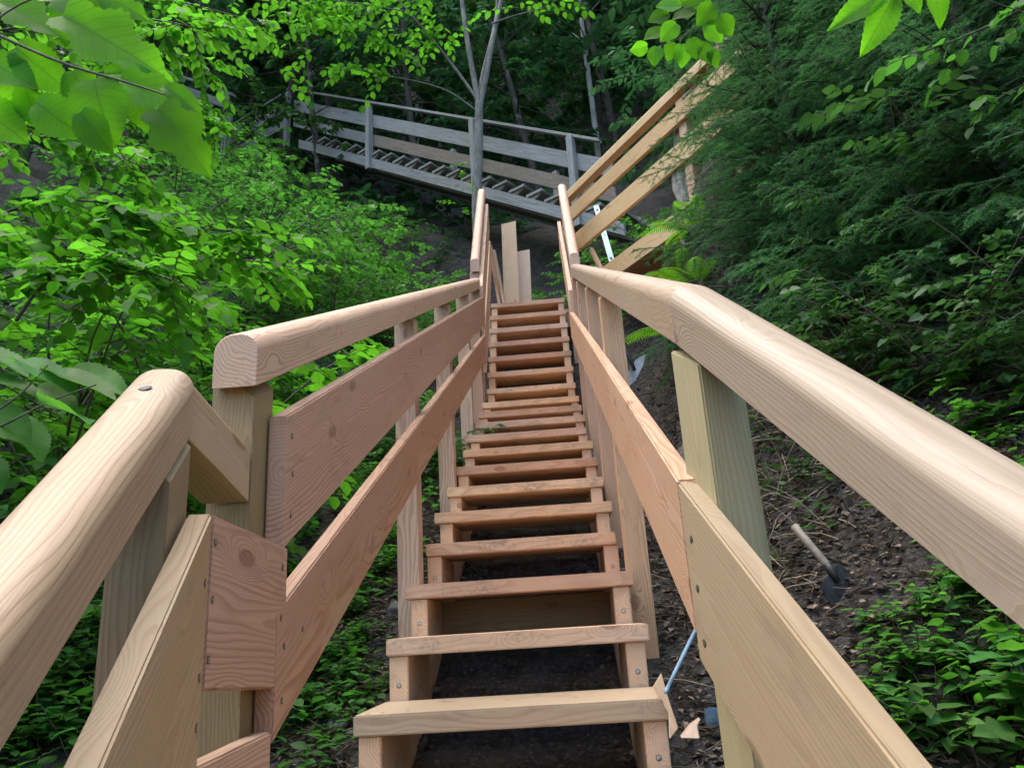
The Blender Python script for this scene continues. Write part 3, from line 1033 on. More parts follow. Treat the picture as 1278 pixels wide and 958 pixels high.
# old landing and next flight, half hidden by leaves at the upper left
old2 = thing('weathered_railing', (-5.6, 12.6, 9.9), 'grey weathered landing railing turning left from the old staircase', 'railing')
Q0 = op(7.05, 0)
Q1 = Q0 + Vector((-1.9, 1.1, 0.0))
for (h, hh) in ((1.53, .06), (1.22, .26), (.76, .24)):
    board('guard_board' if hh > .1 else 'handrail', Q0 + Vector((-.06, .03, h)), Q1 + Vector((0, 0, h)), hh, .05, (.5, .86, 0), MW['grey'], old2)
post('post', Q1.x, Q1.y, Q1.z - .8, Q1.z + 1.5, .11, .11, MW['grey'], old2)
post('post', (Q0.x + Q1.x) / 2, (Q0.y + Q1.y) / 2 + .06, Q1.z - .8, Q1.z + 1.5, .11, .11, MW['grey'], old2)
old3 = thing('weathered_railing', (-7.5, 11.5, 10.5), 'higher grey weathered boards showing through the leaves at upper left', 'railing')
F0, F1 = Vector([float(v) for v in at(290, 128, 12.5)]), Vector([float(v) for v in at(130, 72, 11.0)])
board('guard_board', F0, F1, .22, .05, (.3, .95, 0), MW['grey'], old3)
board('guard_board', F0 - Vector((0, 0, .38)), F1 - Vector((0, 0, .38)), .24, .05, (.3, .95, 0), MW['grey'], old3)
board('handrail', F0 + Vector((0, 0, .26)), F1 + Vector((0, 0, .26)), .07, .10, (.3, .95, 0), MW['grey'], old3)
for t in (.08, .5, .92):
    P = F0.lerp(F1, t)
    post('post', P.x + .05, P.y + .10, float(ground(P.x, P.y)) - .3, P.z + .24, .11, .11, MW['grey'], old3)

# ------------------------------------------------------------------ vegetation
UP = np.array([0, 0, 1.0])


def gz(x, y): return float(ground(x, y))


def veg(name, loc, stem, leaf, label, cat, group, mleaf, mstem, leafname='foliage', stemname='stem'):
    """an Empty at the base with a stem part and a foliage part (meshes are local to the base)"""
    t = thing(name, loc, label, cat, group)
    if stem is not None and stem.n:
        o = bpy.data.objects.new(stemname, stem.mesh(stemname, mstem, True)); C.objects.link(o); o.parent = t
    if leaf is not None and leaf.n:
        o = bpy.data.objects.new(leafname, leaf.mesh(leafname, mleaf)); C.objects.link(o); o.parent = t
    return t


def shrub(n_stems, height, spread, ll, lw, kind, twigs=5, leaves_per=9, twl=0.45, nj=0.25, arch=0.8):
    st, lf = Acc(), Acc()
    for k in range(n_stems):
        az = rng.uniform(0, 2 * math.pi)
        out = np.array([math.cos(az), math.sin(az), 0])
        tilt = rng.uniform(0.1, 1.0) * spread
        H = height * rng.uniform(0.6, 1.05)
        pts = curve_pts(out * 0.06, out * tilt + UP, H, 9, out * arch * 0.6 - UP * arch * 0.5, 0.07)
        tube(st, pts, np.linspace(0.009, 0.003, 9) * max(1, height / 1.2), 5)
        for t in np.linspace(0.18, 1.0, twigs):
            p = along(pts, np.array([t]))[0]
            a2 = az + rng.uniform(-1.7, 1.7)
            d = np.array([math.cos(a2), math.sin(a2), rng.uniform(-0.05, 0.45)])
            leafy_twig(st, lf, p, d, twl * rng.uniform(0.6, 1.2) * (1.15 - 0.4 * t), leaves_per, ll, lw, kind, 0.003, nj=nj)
    return st, lf


# --- prototypes (built at the origin, each one first used below) ---
def make_bright(kind, ll, lw, n=9, h=1.3):
    return shrub(n, h, 0.9, ll, lw, kind, 7, 9, 0.5)


shr_bright = [veg('leafy_shrub', (0, 0, 0), *make_bright(kd, a_, b_, n_, 1.3), None, 'shrub', None, ML[mt_], MB_['stem']) for kd, a_, b_, n_, mt_ in (('mid', .105, .072, 9, 'bright'), ('ov', .075, .05, 12, 'herb'), ('lobe', .12, .095, 8, 'bright'))]
shr_mid = [veg('leafy_shrub', (0, 0, 0), *shrub(12, 1.15, 1.0, .062, .040, 'ov', 8, 10, .38, 0.35), None, 'shrub', None, ML['mid'], MB_['stem']) for _ in range(3)]
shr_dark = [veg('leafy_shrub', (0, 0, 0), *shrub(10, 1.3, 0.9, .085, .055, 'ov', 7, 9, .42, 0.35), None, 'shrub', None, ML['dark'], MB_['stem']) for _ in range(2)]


def herb_acc(n, h, ll, lw, kind):
    st, lf = Acc(), Acc()
    for k in range(n):
        az = rng.uniform(0, 2 * math.pi)
        out = np.array([math.cos(az), math.sin(az), 0])
        pts = curve_pts(out * rng.uniform(0, .05), out * rng.uniform(.2, 1.0) + UP, h * rng.uniform(.5, 1.1), 6, -UP * .5, .08)
        tube(st, pts, np.linspace(.003, .0015, 6), 4)
        m = 7
        ts = np.linspace(.35, 1, m)
        P = along(pts, ts)
        a = rng.uniform(0, 6) + np.arange(m) * 2.4
        D = np.stack([np.cos(a), np.sin(a), rng.uniform(-.25, .35, m)], -1)
        Nn = UP[None] + rng.normal(0, .25, (m, 3))
        sc = rng.uniform(.6, 1.1, m)
        lf.add(*leaves(P, D, Nn, ll * sc, lw * sc, kind))
    return st, lf


herbs = [veg('herb_plant', (0, 0, 0), *herb_acc(9, .28, .085, .055, 'mid'), None, 'plant', None, ML['herb'], MB_['stem']),
         veg('herb_plant', (0, 0, 0), *herb_acc(12, .20, .055, .036, 'ov'), None, 'plant', None, ML['herb'], MB_['stem']),
         veg('herb_plant', (0, 0, 0), *herb_acc(7, .36, .12, .085, 'lobe'), None, 'plant', None, ML['herb'], MB_['stem'])]


def fern_acc(nf, L, wd):
    st, lf = Acc(), Acc()
    for k in range(nf):
        az = k * 2 * math.pi / nf + rng.uniform(-.3, .3)
        out = np.array([math.cos(az), math.sin(az), 0])
        pts = curve_pts(out * .02, out * rng.uniform(.5, .9) + UP * .9, L * rng.uniform(.75, 1.1), 12, -UP * 1.5 + out * .3, .02)
        tube(st, pts, np.linspace(.003, .001, 12), 4)
        m = 26
        ts = np.linspace(.14, .99, m)
        P = along(pts, ts)
        T = norm(along(pts, np.minimum(1, ts + .05)) - along(pts, np.maximum(0, ts - .05)))
        S = norm(np.cross(UP[None], T)); Nn = np.cross(T, S)
        wv = wd * np.sin(np.pi * np.clip(ts * .93 + .07, 0, 1) ** .8) ** .8 * .5 + .006
        for sgn in (1, -1):
            D = S * sgn + T * .28 - Nn * .12
            lf.add(*leaves(P, D, Nn + rng.normal(0, .12, Nn.shape), wv, np.minimum(.017, wv * .3) * L / .6, 'small', np.full(m, .35 + .3 * rng.random())))
    return st, lf


ferns = [veg('fern', (0, 0, 0), *fern_acc(9, .62, .20), None, 'fern', None, ML['fern'], MB_['stem']),
         veg('fern', (0, 0, 0), *fern_acc(7, .50, .17), None, 'fern', None, ML['fern'], MB_['stem'])]

used = set()


def put(proto, x, y, sc, label, group, rz=None, dz=-.03, z=None):
    loc = (x, y, (gz(x, y) if z is None else z) + dz)
    rz = rng.uniform(0, 6.28) if rz is None else rz
    if proto.name not in used:
        used.add(proto.name)
        proto.location = loc; proto.rotation_euler = (0, 0, rz); proto.scale = (sc, sc, sc)
        proto['label'] = label; proto['group'] = group
        return proto
    return copy_thing(proto, loc, rz, sc, label, group=group)


def scatter(protos, spots, label, group, s0=0.85, s1=1.2, **kw):
    for k, sp in enumerate(spots):
        x, y = sp[0], sp[1]
        sc = (sp[2] if len(sp) > 2 else 1.0) * rng.uniform(s0, s1)
        put(protos[k % len(protos)], x, y, sc, label, group, **kw)


def on_ground(px, py):
    d = (px - CW / 2) / FPX * _rr + (CH / 2 - py) / FPX * _uu + _f
    for t in np.arange(.6, 14, .01):
        P = CAM + d * t
        if P[2] < float(ground(P[0], P[1])): return P
    return CAM + d * 6


# left bank, near the viewer to the old stair
scatter(shr_bright, [(-1.75, .85), (-2.3, 1.5, 1.1), (-1.85, 2.0, 1.0), (-2.9, 2.3, 1.2), (-2.6, .5, 1.0), (-3.3, 1.4, 1.2), (-2.3, 3.1, 1.15), (-3.2, 3.6, 1.3), (-1.8, 3.4, .8)],
        'bright green broad-leaved shrub on the bank left of the stairs', 'bright shrubs on the left bank')
scatter(shr_mid, [(-2.9, 4.6, 1.3), (-2.0, 4.9, 1.0), (-3.9, 5.1, 1.5), (-1.4, 5.4, .8), (-2.6, 5.9, 1.2), (-3.4, 6.5, 1.4), (-4.6, 6.4, 1.6), (-2.3, 7.0, 1.0), (-3.0, 7.6, 1.3), (-4.0, 7.7, 1.5), (-5.2, 7.7, 1.6),
                  (-1.5, 6.6, .8), (-3.7, 8.8, 1.3), (-4.8, 9.0, 1.4), (-5.9, 9.2, 1.6), (-2.6, 8.4, .8), (-5.1, 10.2, 1.3), (-6.2, 10.8, 1.4), (-7.3, 10.4, 1.7), (-4.2, 9.9, .9), (-1.9, 6.0, 1.0), (-1.5, 7.2, .9), (-2.2, 7.7, 1.0), (-1.2, 7.9, .8), (-1.7, 8.5, .8), (-2.9, 5.2, 1.0), (-1.3, 5.0, .7)],
        'small-leaved green shrub on the slope below the old grey stairs', 'shrubs below the old grey stairs', 0.9, 1.2)
scatter(shr_mid, [(-1.15, 4.6, .6), (-1.0, 3.5, .5), (-.95, 5.9, .6), (-1.2, 2.4, .5)], 'low small-leaved shrub close to the left railing', 'low shrubs along the left railing')
scatter([shr_mid[0], shr_dark[0]], [(.55, 6.9, .8), (.25, 7.1, .6), (.9, 6.7, .7), (.45, 7.6, .8), (1.2, 7.4, .9), (-.75, 7.2, .6), (-.9, 6.5, .5), (.2, 6.7, .5), (.7, 7.2, .8), (.1, 7.9, .8), (1.5, 7.0, .9), (-.3, 7.5, .6), (.85, 8.1, .9), (1.9, 7.6, 1.0)],
        'shaded shrub growing behind the landing planks', 'shrubs behind the landing')
# right bank
scatter(shr_dark, [(2.3, .6, .8), (2.7, 1.2, .9), (2.9, .1, .9), (3.2, .7, 1.0), (2.6, 1.9, .9), (3.3, -.3, 1.0), (3.4, 1.7, 1.1), (2.4, -.4, .7), (2.9, -.8, .9), (3.9, .6, 1.3), (4.1, 1.8, 1.3), (4.6, .1, 1.4)],
        'dark shaded shrub on the steep bank right of the stairs', 'shaded shrubs on the right bank')
scatter(herbs, [(1.45, .35), (1.6, .15), (1.35, .0, .9), (1.75, .5), (1.55, -.2), (1.3, -.3), (1.8, .0, 1.1), (1.65, .8, .8), (1.5, -.5), (1.25, .25, .6), (1.95, .4), (2.0, .9, .9), (1.15, -.1, .6), (1.2, -.55, .9),
                (1.85, 1.2, .8), (2.05, -.3, 1.1), (1.1, -.4, .7), (1.7, -.75), (1.45, -.85), (1.98, .15, 1.0), (1.0, -.75, .8)],
        'leafy green herb on the bare earth right of the stairs', 'herbs on the right earth bank', .8, 1.15)
scatter([herbs[1], herbs[0]], [(-.72, .35, .7), (-.82, .6, .8), (-.9, .1, .9), (-.7, .9, .6), (-.95, 1.1, .9), (-1.1, .5), (-1.2, .1, 1.1), (-1.0, -.3, 1.0), (-.78, 1.4, .6), (-1.3, -.2, 1.0), (-1.15, 1.5, .9), (-.68, 1.9, .5), (-.85, 2.2, .8),
                               (-1.4, .6, 1.1), (-1.6, .2, 1.2), (-1.5, -.5, 1.2), (-.75, 2.8, .6), (-.8, -.05, .8), (-1.1, -.7, 1.0), (-.9, 3.2, .8), (-.75, 3.9, .7), (-.66, .1, .6), (-.7, -.45, .8)],
        'low green herb on the slope beside the left posts', 'herbs beside the left posts', .8, 1.2)
scatter(ferns, [(1.13, 2.98, .8), (1.22, 3.2, .8), (1.25, 2.9, .75), (1.1, 3.25, .7), (1.32, 3.05, .8), (1.2, 2.75, .55)], 'bright green fern below the walkway beside the spruce', 'ferns below the walkway', .9, 1.15)
scatter([ferns[1]], [(-.7, 5.0, .8), (.95, 2.5, .3)], 'small fern beside the timber stairs', 'small ferns by the stairs')

# long-leaved rosette on the right
lf = Acc()
m = 13
a = np.linspace(0, 6.28, m, endpoint=False) + rng.normal(0, .2, m)
lf.add(*leaves(np.zeros((m, 3)), np.stack([np.cos(a), np.sin(a), rng.uniform(.4, 1.6, m)], -1), UP[None] + 0 * np.stack([a, a, a], -1), rng.uniform(.22, .34, m), rng.uniform(.05, .075, m), 'lance'))
rs = veg('rosette_plant', (1.52, .62, gz(1.52, .62)), None, lf, 'long-leaved green rosette beside the hoe on the right bank', 'plant', None, ML['bright'], MB_['stem'], 'leaf_rosette')

# ---- ground cover nobody could count
def cover(name, n, xr, yr, cond, ll, kind, mat, per=5, hgt=.07, label=None):
    X = rng.uniform(*xr, n); Y = rng.uniform(*yr, n)
    k = cond(X, Y)
    X, Y = X[k], Y[k]
    Z = ground(X, Y)
    acc = Acc()
    for j in range(per):
        a_ = rng.uniform(0, 6.28, len(X))
        el = rng.uniform(-.1, .7, len(X))
        D = np.stack([np.cos(a_), np.sin(a_), el], -1)
        P = np.stack([X, Y, Z + rng.uniform(0, hgt, len(X))], -1) + D * .02
        sc = rng.uniform(.55, 1.2, len(X)) * ll
        acc.add(*leaves(P, D, UP[None] + rng.normal(0, .3, (len(X), 3)), sc, sc * .62, kind))
    o = link(name, acc.mesh(name, mat))
    return tag(o, label, 'ground cover', None, 'stuff')


def edge(x, y): return x + 0.215 * np.minimum(0, y + 0.8)


cover('ground_cover', 16000, (-5.5, -.5), (-1.5, 9.5), lambda x, y: (edge(x, y) < -.52) & (vnoise(x, y, 1.7, 4.0) + .6 * np.clip(-edge(x, y) - .55, 0, 1.2) + .5 * (y < .8) + rng.normal(0, .25, x.shape) > .08), .055, 'small', ML['mid'], 5, .09,
      'low green ground cover over the left bank')
cover('ground_cover', 6000, (.9, 5.5), (-1.6, 4.0), lambda x, y: (edge(x, y) > 1.0) & (vnoise(x, y, 1.9, 9.0) + .35 * np.clip(edge(x, y) - 1.2, 0, 1.5) - .25 * (y > 1.2) + rng.normal(0, .25, x.shape) > .30), .055, 'small', ML['dark'], 5, .08,
      'sparse dark ground cover over the right bank')
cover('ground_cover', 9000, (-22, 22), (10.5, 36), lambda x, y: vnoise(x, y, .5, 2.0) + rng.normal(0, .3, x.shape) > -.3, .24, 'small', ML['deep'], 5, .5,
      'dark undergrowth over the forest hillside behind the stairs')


def litter(name, n, xr, yr, cond, label):
    X = rng.uniform(*xr, n); Y = rng.uniform(*yr, n)
    k = cond(X, Y); X, Y = X[k], Y[k]
    Z = ground(X, Y)
    acc = Acc()
    a_ = rng.uniform(0, 6.28, len(X))
    L = rng.uniform(.025, .16, len(X)) * rng.uniform(.4, 1, len(X))
    D = np.stack([np.cos(a_), np.sin(a_), rng.uniform(-.2, .5, len(X))], -1)
    P = np.stack([X, Y, Z + .006], -1)
    acc.add(*leaves(P, D, rng.normal(0, 1, (len(X), 3)) + UP, L, rng.uniform(.003, .007, len(X)), 'far'))
    k = rng.random(len(X)) < .35
    acc.add(*leaves(P[k] + np.array([0, 0, .004]), D[k] * np.array([1, 1, .3]), UP[None] + rng.normal(0, .4, (k.sum(), 3)), rng.uniform(.02, .05, k.sum()), rng.uniform(.012, .03, k.sum()), 'small'))
    return tag(link(name, acc.mesh(name, leaf_mat('litter', (.15, .118, .085), (.1, .07, .03), .1, .8, False, .7))), label, 'leaf litter', None, 'stuff')


litter('leaf_litter', 24000, (-1.6, 3.0), (-1.4, 6.5), lambda x, y: np.abs(edge(x, y)) > .3, 'twigs, bark scraps and dead leaves on the bare earth')

litter('leaf_litter', 17000, (.45, 2.2), (-.9, 3.0), lambda x, y: x > .5, 'shredded bark, roots and dead leaves on the right earth bank')
litter('leaf_litter', 6000, (-1.1, -.42), (-.8, 4.2), lambda x, y: x < -.4, 'bark scraps and dead leaves along the left posts')
# stones on the bare earth
def rock_mesh(name, r, seed, sub=3, flat=.75):
    bm = bmesh.new()
    bmesh.ops.create_icosphere(bm, subdivisions=sub, radius=r)
    for v in bm.verts:
        n = mnoise.noise(v.co * (1.1 / r) + Vector((seed, seed * 2, 0))) * .45 + mnoise.noise(v.co * (3.2 / r) + Vector((seed, 0, 3))) * .16 + mnoise.noise(v.co * (8 / r)) * .05
        v.co *= 1 + n
        v.co.z *= flat
    me = bpy.data.meshes.new(name)
    bm.to_mesh(me); bm.free()
    me.polygons.foreach_set('use_smooth', [True] * len(me.polygons))
    return me


mrock = simple('grey_rock', (0.115, 0.108, 0.10), 0.9, 0, 9, 0.5, 0.02)
mearth = simple('earth_boulder', (0.085, 0.074, 0.062), 0.95, 0, 11, 0.55, 0.03)
for (x, y, r, lab, mt) in ((.95, 2.25, .22, 'earth-covered boulder beside the right posts of the stairs', mearth), (.62, 6.4, .30, 'mossy grey boulder behind the landing', mrock), (.95, 6.15, .2, 'smaller grey boulder right of the mossy one behind the landing', mrock),
                           (-.62, .62, .035, 'pale wet stone beside the first left posts', mrock), (-.58, 1.35, .045, 'grey stone in the gravel left of the treads', mrock), (.85, .95, .06, 'small grey stone on the bare earth right of the treads', mrock)):
    o = link('boulder' if r > .1 else 'stone', rock_mesh('boulder', r, x * 7 + y, 4 if r > .1 else 3), None, mt, Matrix.Translation((x, y, gz(x, y) + r * .2)) @ Matrix.Rotation(y, 4, 'Z'))
    tag(o, lab, 'rock')
# gravel under and beside the left stringer
gacc = Acc()
ico = bmesh.new(); bmesh.ops.create_icosphere(ico, subdivisions=2, radius=1); ico.verts.ensure_lookup_table()
iv = np.array([v.co[:] for v in ico.verts]); iq = np.array([[v.index for v in f.verts] + [f.verts[2].index] for f in ico.faces]); ico.free()
for k in range(3600):
    s_ = rng.choice([-1, 1])
    x = s_ * rng.uniform(.2, .95) if rng.random() < .75 else rng.uniform(.9, 1.9); y = rng.uniform(-.6, 4.2)
    r = rng.uniform(.004, .013) * (1.7 if rng.random() < .08 else 1)
    gacc.add((iv + .22 * np.sin(iv[:, [1, 2, 0]] * rng.uniform(2, 5) + rng.uniform(0, 6, 3))) * r * rng.uniform(.5, 1.3, 3) + np.array([x, y, gz(x, y) + r * .3]), iq, None, np.full(len(iv), rng.random()))
Vg, Qg = np.concatenate(gacc.V), np.concatenate(gacc.Q)
me = bpy.data.meshes.new('gravel')
me.from_pydata(Vg.tolist(), [], [q[:3] for q in Qg.tolist()])
a_ = me.attributes.new('lr', 'FLOAT', 'POINT'); a_.data.foreach_set('value', np.concatenate(gacc.R).astype(np.float32))
tag(link('gravel', me, None, leaf_mat('gravel', (.085, .078, .07), (.1, .1, .1), 0.0, .85, False, .7)), 'loose grey gravel and crumbs of earth along the stairs', 'gravel', None, 'stuff')

# ------------------------------------------------------------------ spruce on the right bank
def needles(lf, tw, spacing, tone):
    tl = float(np.linalg.norm(np.diff(tw, axis=0), axis=1).sum())
    m = max(6, int(tl / spacing))
    ts = np.linspace(.02, 1, m)
    P = along(tw, ts)
    Tt = norm(along(tw, np.minimum(1, ts + .08)) - along(tw, np.maximum(0, ts - .08)))
    Sx = norm(np.cross(UP[None], Tt)); Ux = np.cross(Tt, Sx)
    ph = rng.uniform(-1.0, 1.3, m); sgn = np.where(np.arange(m) % 2 == 0, 1, -1)
    D = norm(Tt * .6 + (Sx * np.cos(ph)[:, None] * sgn[:, None] + Ux * np.sin(ph)[:, None] * .7) * .9)
    Vn = D * rng.uniform(.013, .020, m)[:, None]
    wv = norm(np.cross(D, rng.normal(0, 1, (m, 3)))) * .0017
    V4 = np.stack([P - wv, P + wv, P + Vn + wv * .4, P + Vn - wv * .4], 1).reshape(-1, 3)
    lr = np.clip(tone + .25 * np.repeat(ts, 4) ** 2, 0, 1)
    lf.add(V4, np.arange(m * 4).reshape(-1, 4), None, lr)


def spruce_acc(H, R, nb, z0=.15):
    tr, lf = Acc(), Acc()
    tube(tr, [(0, 0, -.5), (0.02, 0, H * .5), (0, 0.02, H)], [.06, .04, .008], 9)
    for k in range(nb):
        f = (k + .5) / nb
        z = z0 + (H - z0) * f ** 1.05
        az = k * 2.399 + rng.uniform(-.4, .4)
        out = np.array([math.cos(az), math.sin(az), 0])
        L = R * (1 - f) ** .7 * rng.uniform(.7, 1.15) + .12
        pts = curve_pts((0, 0, z), out + UP * rng.uniform(-.15, .3), L, 12, -UP * rng.uniform(.1, .7) + out * .2, .045)
        tube(tr, pts, np.linspace(.011, .002, 12), 4)
        tone0 = rng.uniform(.15, .5)
        needles(lf, pts[5:], .003, tone0)
        nt = max(5, int(L / .05))
        for i in range(nt):
            t = .14 + .84 * (i + .5) / nt
            p = along(pts, np.array([t]))[0]
            T = norm(along(pts, np.array([min(1, t + .05)]))[0] - along(pts, np.array([max(0, t - .05)]))[0])
            sd = 1 if i % 2 else -1
            S = norm(np.cross(UP, T)) * sd
            tl = .36 * L ** .6 * (1 - .8 * (t - .14)) * rng.uniform(.6, 1.15)
            tw = curve_pts(p, T * .8 + S * .75 + UP * rng.uniform(-.4, .15), tl, 6, -UP * rng.uniform(.1, .6), .06)
            tube(tr, tw, np.linspace(.0025, .001, 6), 3)
            tone = tone0 + rng.uniform(-.1, .25)
            needles(lf, tw, .0032, tone)
            for q in range(int(tl / .05)):
                t2 = .2 + .7 * (q + rng.random()) / max(1, int(tl / .05))
                p2 = along(tw, np.array([t2]))[0]
                T2 = norm(tw[-1] - tw[0]); S2 = norm(np.cross(UP, T2)) * (1 if q % 2 else -1)
                t3 = curve_pts(p2, T2 * .8 + S2 * .8 + UP * rng.uniform(-.35, .15), tl * .42 * (1.1 - t2) + .02, 4, -UP * .3, .05)
                needles(lf, t3, .0035, tone + .05)
    return tr, lf


tr, lf = spruce_acc(3.6, 1.1, 120)
spr = veg('spruce_tree', (1.92, 2.5, gz(1.92, 2.5) - .35), tr, lf, 'dark green young spruce hanging over the right bank beside the walkway', 'spruce', 'spruces on the right bank', ML['needle'], MB_['dark'], 'crown', 'trunk')
spr.rotation_euler = (0, 0, .4)
for (x, y, sc, rz, lab) in ((2.55, 1.45, 1.0, 2.0, 'bushy dark spruce at the right edge, nearest of the spruces'), (3.6, 3.6, 1.5, 4.0, 'tall dark spruce standing behind the young one on the right bank'), (2.35, 3.7, 1.15, 1.0, 'dark spruce farthest back behind the walkway on the right'), (2.75, 2.5, 1.25, 3.1, 'broad dark spruce filling the gap behind the young one'), (3.0, .75, 1.1, .2, 'dark spruce low at the right edge above the hoe'), (2.02, 2.75, .85, 5.3, 'small dark spruce nearest to the ferns under the walkway'), (2.4, 3.1, 1.05, 1.7, 'dense dark spruce between the ferns and the tall spruces'), (2.3, 1.9, .9, .9, 'low spreading spruce in front of the young one on the bank'),
                            (3.9, 2.0, 1.6, 5.0, 'tall dark spruce at the far right of the bank')):
    copy_thing(spr, (x, y, gz(x, y) - .2), rz, sc, lab)

# ------------------------------------------------------------------ broad-leaved forest trees
def forest_tree(H, R, nb, nl, ll, fork=True, z0=.3):
    tr, lf = Acc(), Acc()
    base = curve_pts((0, 0, -.5), (rng.normal(0, .05), rng.normal(0, .05), 1), H + .5, 12, (0, 0, .2), .025)
    tube(tr, base, np.linspace(.11, .02, 12) * (H / 10) ** .5, 8)
    for k in range(nb):
        f = z0 + (1 - z0) * (k + .5) / nb
        p = along(base, np.array([f]))[0]
        az = k * 2.399 + rng.uniform(-.4, .4)
        out = np.array([math.cos(az), math.sin(az), 0])
        L = R * (1 - .65 * max(0, f - .45) / .55) * rng.uniform(.6, 1.1)
        pts = curve_pts(p, out + UP * rng.uniform(.1, .7), L, 8, -UP * .5, .07)
        tube(tr, pts, np.linspace(.028, .006, 8) * (H / 10) ** .5, 4)
        for q in range(6):
            t = rng.uniform(.3, 1)
            p2 = along(pts, np.array([t]))[0]
            a2 = az + rng.uniform(-1.5, 1.5)
            d = np.array([math.cos(a2), math.sin(a2), rng.uniform(-.2, .35)])
            leafy_twig(tr, lf, p2, d, L * rng.uniform(.25, .5), nl, ll, ll * .64, 'small', .006, nj=.35, sides=3, wob=.08)
    return tr, lf


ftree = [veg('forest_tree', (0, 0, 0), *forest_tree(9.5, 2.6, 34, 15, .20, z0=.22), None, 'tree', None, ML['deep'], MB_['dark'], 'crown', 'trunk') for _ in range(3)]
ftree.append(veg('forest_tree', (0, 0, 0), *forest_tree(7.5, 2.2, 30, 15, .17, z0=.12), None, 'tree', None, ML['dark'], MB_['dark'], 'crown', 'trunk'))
spots = []
for (y, xs_, st) in ((13.0, 11, 2.3), (15.5, 13, 2.5), (18.5, 15, 2.8), (22, 17, 3.0), (26, 19, 3.4)):
    x = -xs_
    while x <= xs_:
        spots.append((x + rng.uniform(-.7, .7), y + rng.uniform(-1, 1), 1.0)); x += st
scatter(ftree, spots, 'dark green tree in the shaded forest behind the old stairs', 'trees of the forest hillside', .85, 1.25, dz=-.2)
scatter([ftree[3], ftree[0]], [(-8.5, 8.5, .9), (-10, 11, 1.0), (-7.5, 6.0, .8), (-9.5, 4.5, .9), (-12, 7, 1.1), (-7.0, 3.0, .7)], 'leafy tree on the slope at the left edge', 'trees of the left slope', .9, 1.1, dz=-.2)
scatter([ftree[1], ftree[2]], [(5.5, 6.5, .9), (7.5, 4.5, 1.0), (6.0, 9.5, 1.0), (8.5, 8.0, 1.1), (6.5, 1.5, .9), (3.8, 8.5, .8), (4.0, 11.0, .9)], 'dark tree on the slope above the right bank', 'trees of the right slope', .9, 1.1, dz=-.2)
scatter([ftree[1], ftree[2]], [(5.0, 13, 1.5), (-4.2, 5.8, 1.0)][:1], 'tall tree rising behind the right bank', 'tall trees around the clearing')
tall = veg('tall_shade_tree', (0, 0, 0), *forest_tree(15.5, 4.2, 30, 15, .24, z0=.66), None, 'tree', None, ML['deep'], MB_['dark'], 'crown', 'trunk')  # added high crowns out of view, they shade the hollow and right side
scatter([tall], [(-5.4, 6.6), (3.4, 9.5), (4.8, 5.2)], 'tall tree added for shade, its high crown out of view above the clearing', 'tall trees around the clearing', .95, 1.05)
scatter([ftree[0], ftree[1]], [(-3.5, -7.5, 1.1), (0.2, -9.0, 1.2), (3.6, -7.5, 1.1), (-6.5, -5.0, 1.2), (6.5, -4.5, 1.2), (2.0, -12, 1.4), (-2.2, -12, 1.4)], 'tree added to the unseen wood behind the viewer to block low sky', 'added trees behind the viewer', .95, 1.1)  # unseen, added to keep low sky light off the viewer-facing timber
scatter([herbs[1], herbs[0], herbs[2]], [(-.62, -.85, .8), (-.75, -.6, .9), (-.9, -.8, 1.0), (-1.05, -.5, 1.1), (-.7, -1.05, .8), (-.95, -1.1, .9), (-1.25, -.9, 1.2), (-.85, -.25, .9), (-1.15, -.15, 1.0), (-1.35, -.6, 1.2), (-.62, .25, .5), (-.6, .75, .5), (-.66, 1.2, .6), (-.8, 1.75, .7)],
        'green herb crowding under the left foreground rail', 'herbs under the foreground rail', .85, 1.2)

for k, (px, py, sc) in enumerate(((1120, 905, 1.0), (1180, 870, 1.2), (1240, 900, 1.3), (1150, 830, 1.0), (1210, 800, 1.1), (1265, 840, 1.2), (1100, 860, .9), (1245, 760, 1.1), (1190, 740, .9), (1110, 800, .8), (1270, 700, 1.2), (1225, 690, 1.0), (1160, 930, 1.1), (1215, 950, 1.2), (1090, 925, .8), (1255, 940, 1.2), (1140, 770, .8), (1205, 640, .9), (1265, 610, 1.0), (1120, 560, .7), (1170, 590, .8), (1130, 500, .7), (1230, 560, .9))):
    p = on_ground(px, py)
    put(herbs[(0, 1, 1)[k % 3]], p[0], p[1], sc * (.75 if k % 3 == 0 else 1.0), 'leafy green plant crowding the lower right of the earth bank', 'plants at the lower right')
for k, (px, py, sc) in enumerate(((25, 905, .9), (60, 930, .9), (45, 850, .9), (85, 880, .8), (20, 800, 1.0), (100, 940, .8), (70, 810, .8), (410, 890, .6), (440, 800, .6), (455, 740, .6), (430, 850, .6), (475, 700, .5), (395, 930, .6), (485, 640, .5), (420, 760, .7), (400, 830, .7), (380, 880, .7))):
    p = on_ground(px, py)
    put(herbs[(1, 0)[k % 2]], p[0], p[1], sc, 'fresh green plant at the foot of the left railing', 'plants at the left railing foot')

scatter(shr_dark, [(1.75, 1.55, .55), (1.95, 1.25, .6), (2.1, 1.75, .7), (1.6, 1.9, .5), (2.35, 1.1, .7), (2.2, .85, .6), (1.9, 2.1, .6)], 'dark low shrub in the shade under the spruces', 'low shrubs under the spruces')
scatter([herbs[2]], [(1.75, .95, .6), (1.95, .6, .7), (1.6, 1.25, .5)], 'large-leaved plant in the shade right of the hoe', 'large-leaved plants by the hoe')

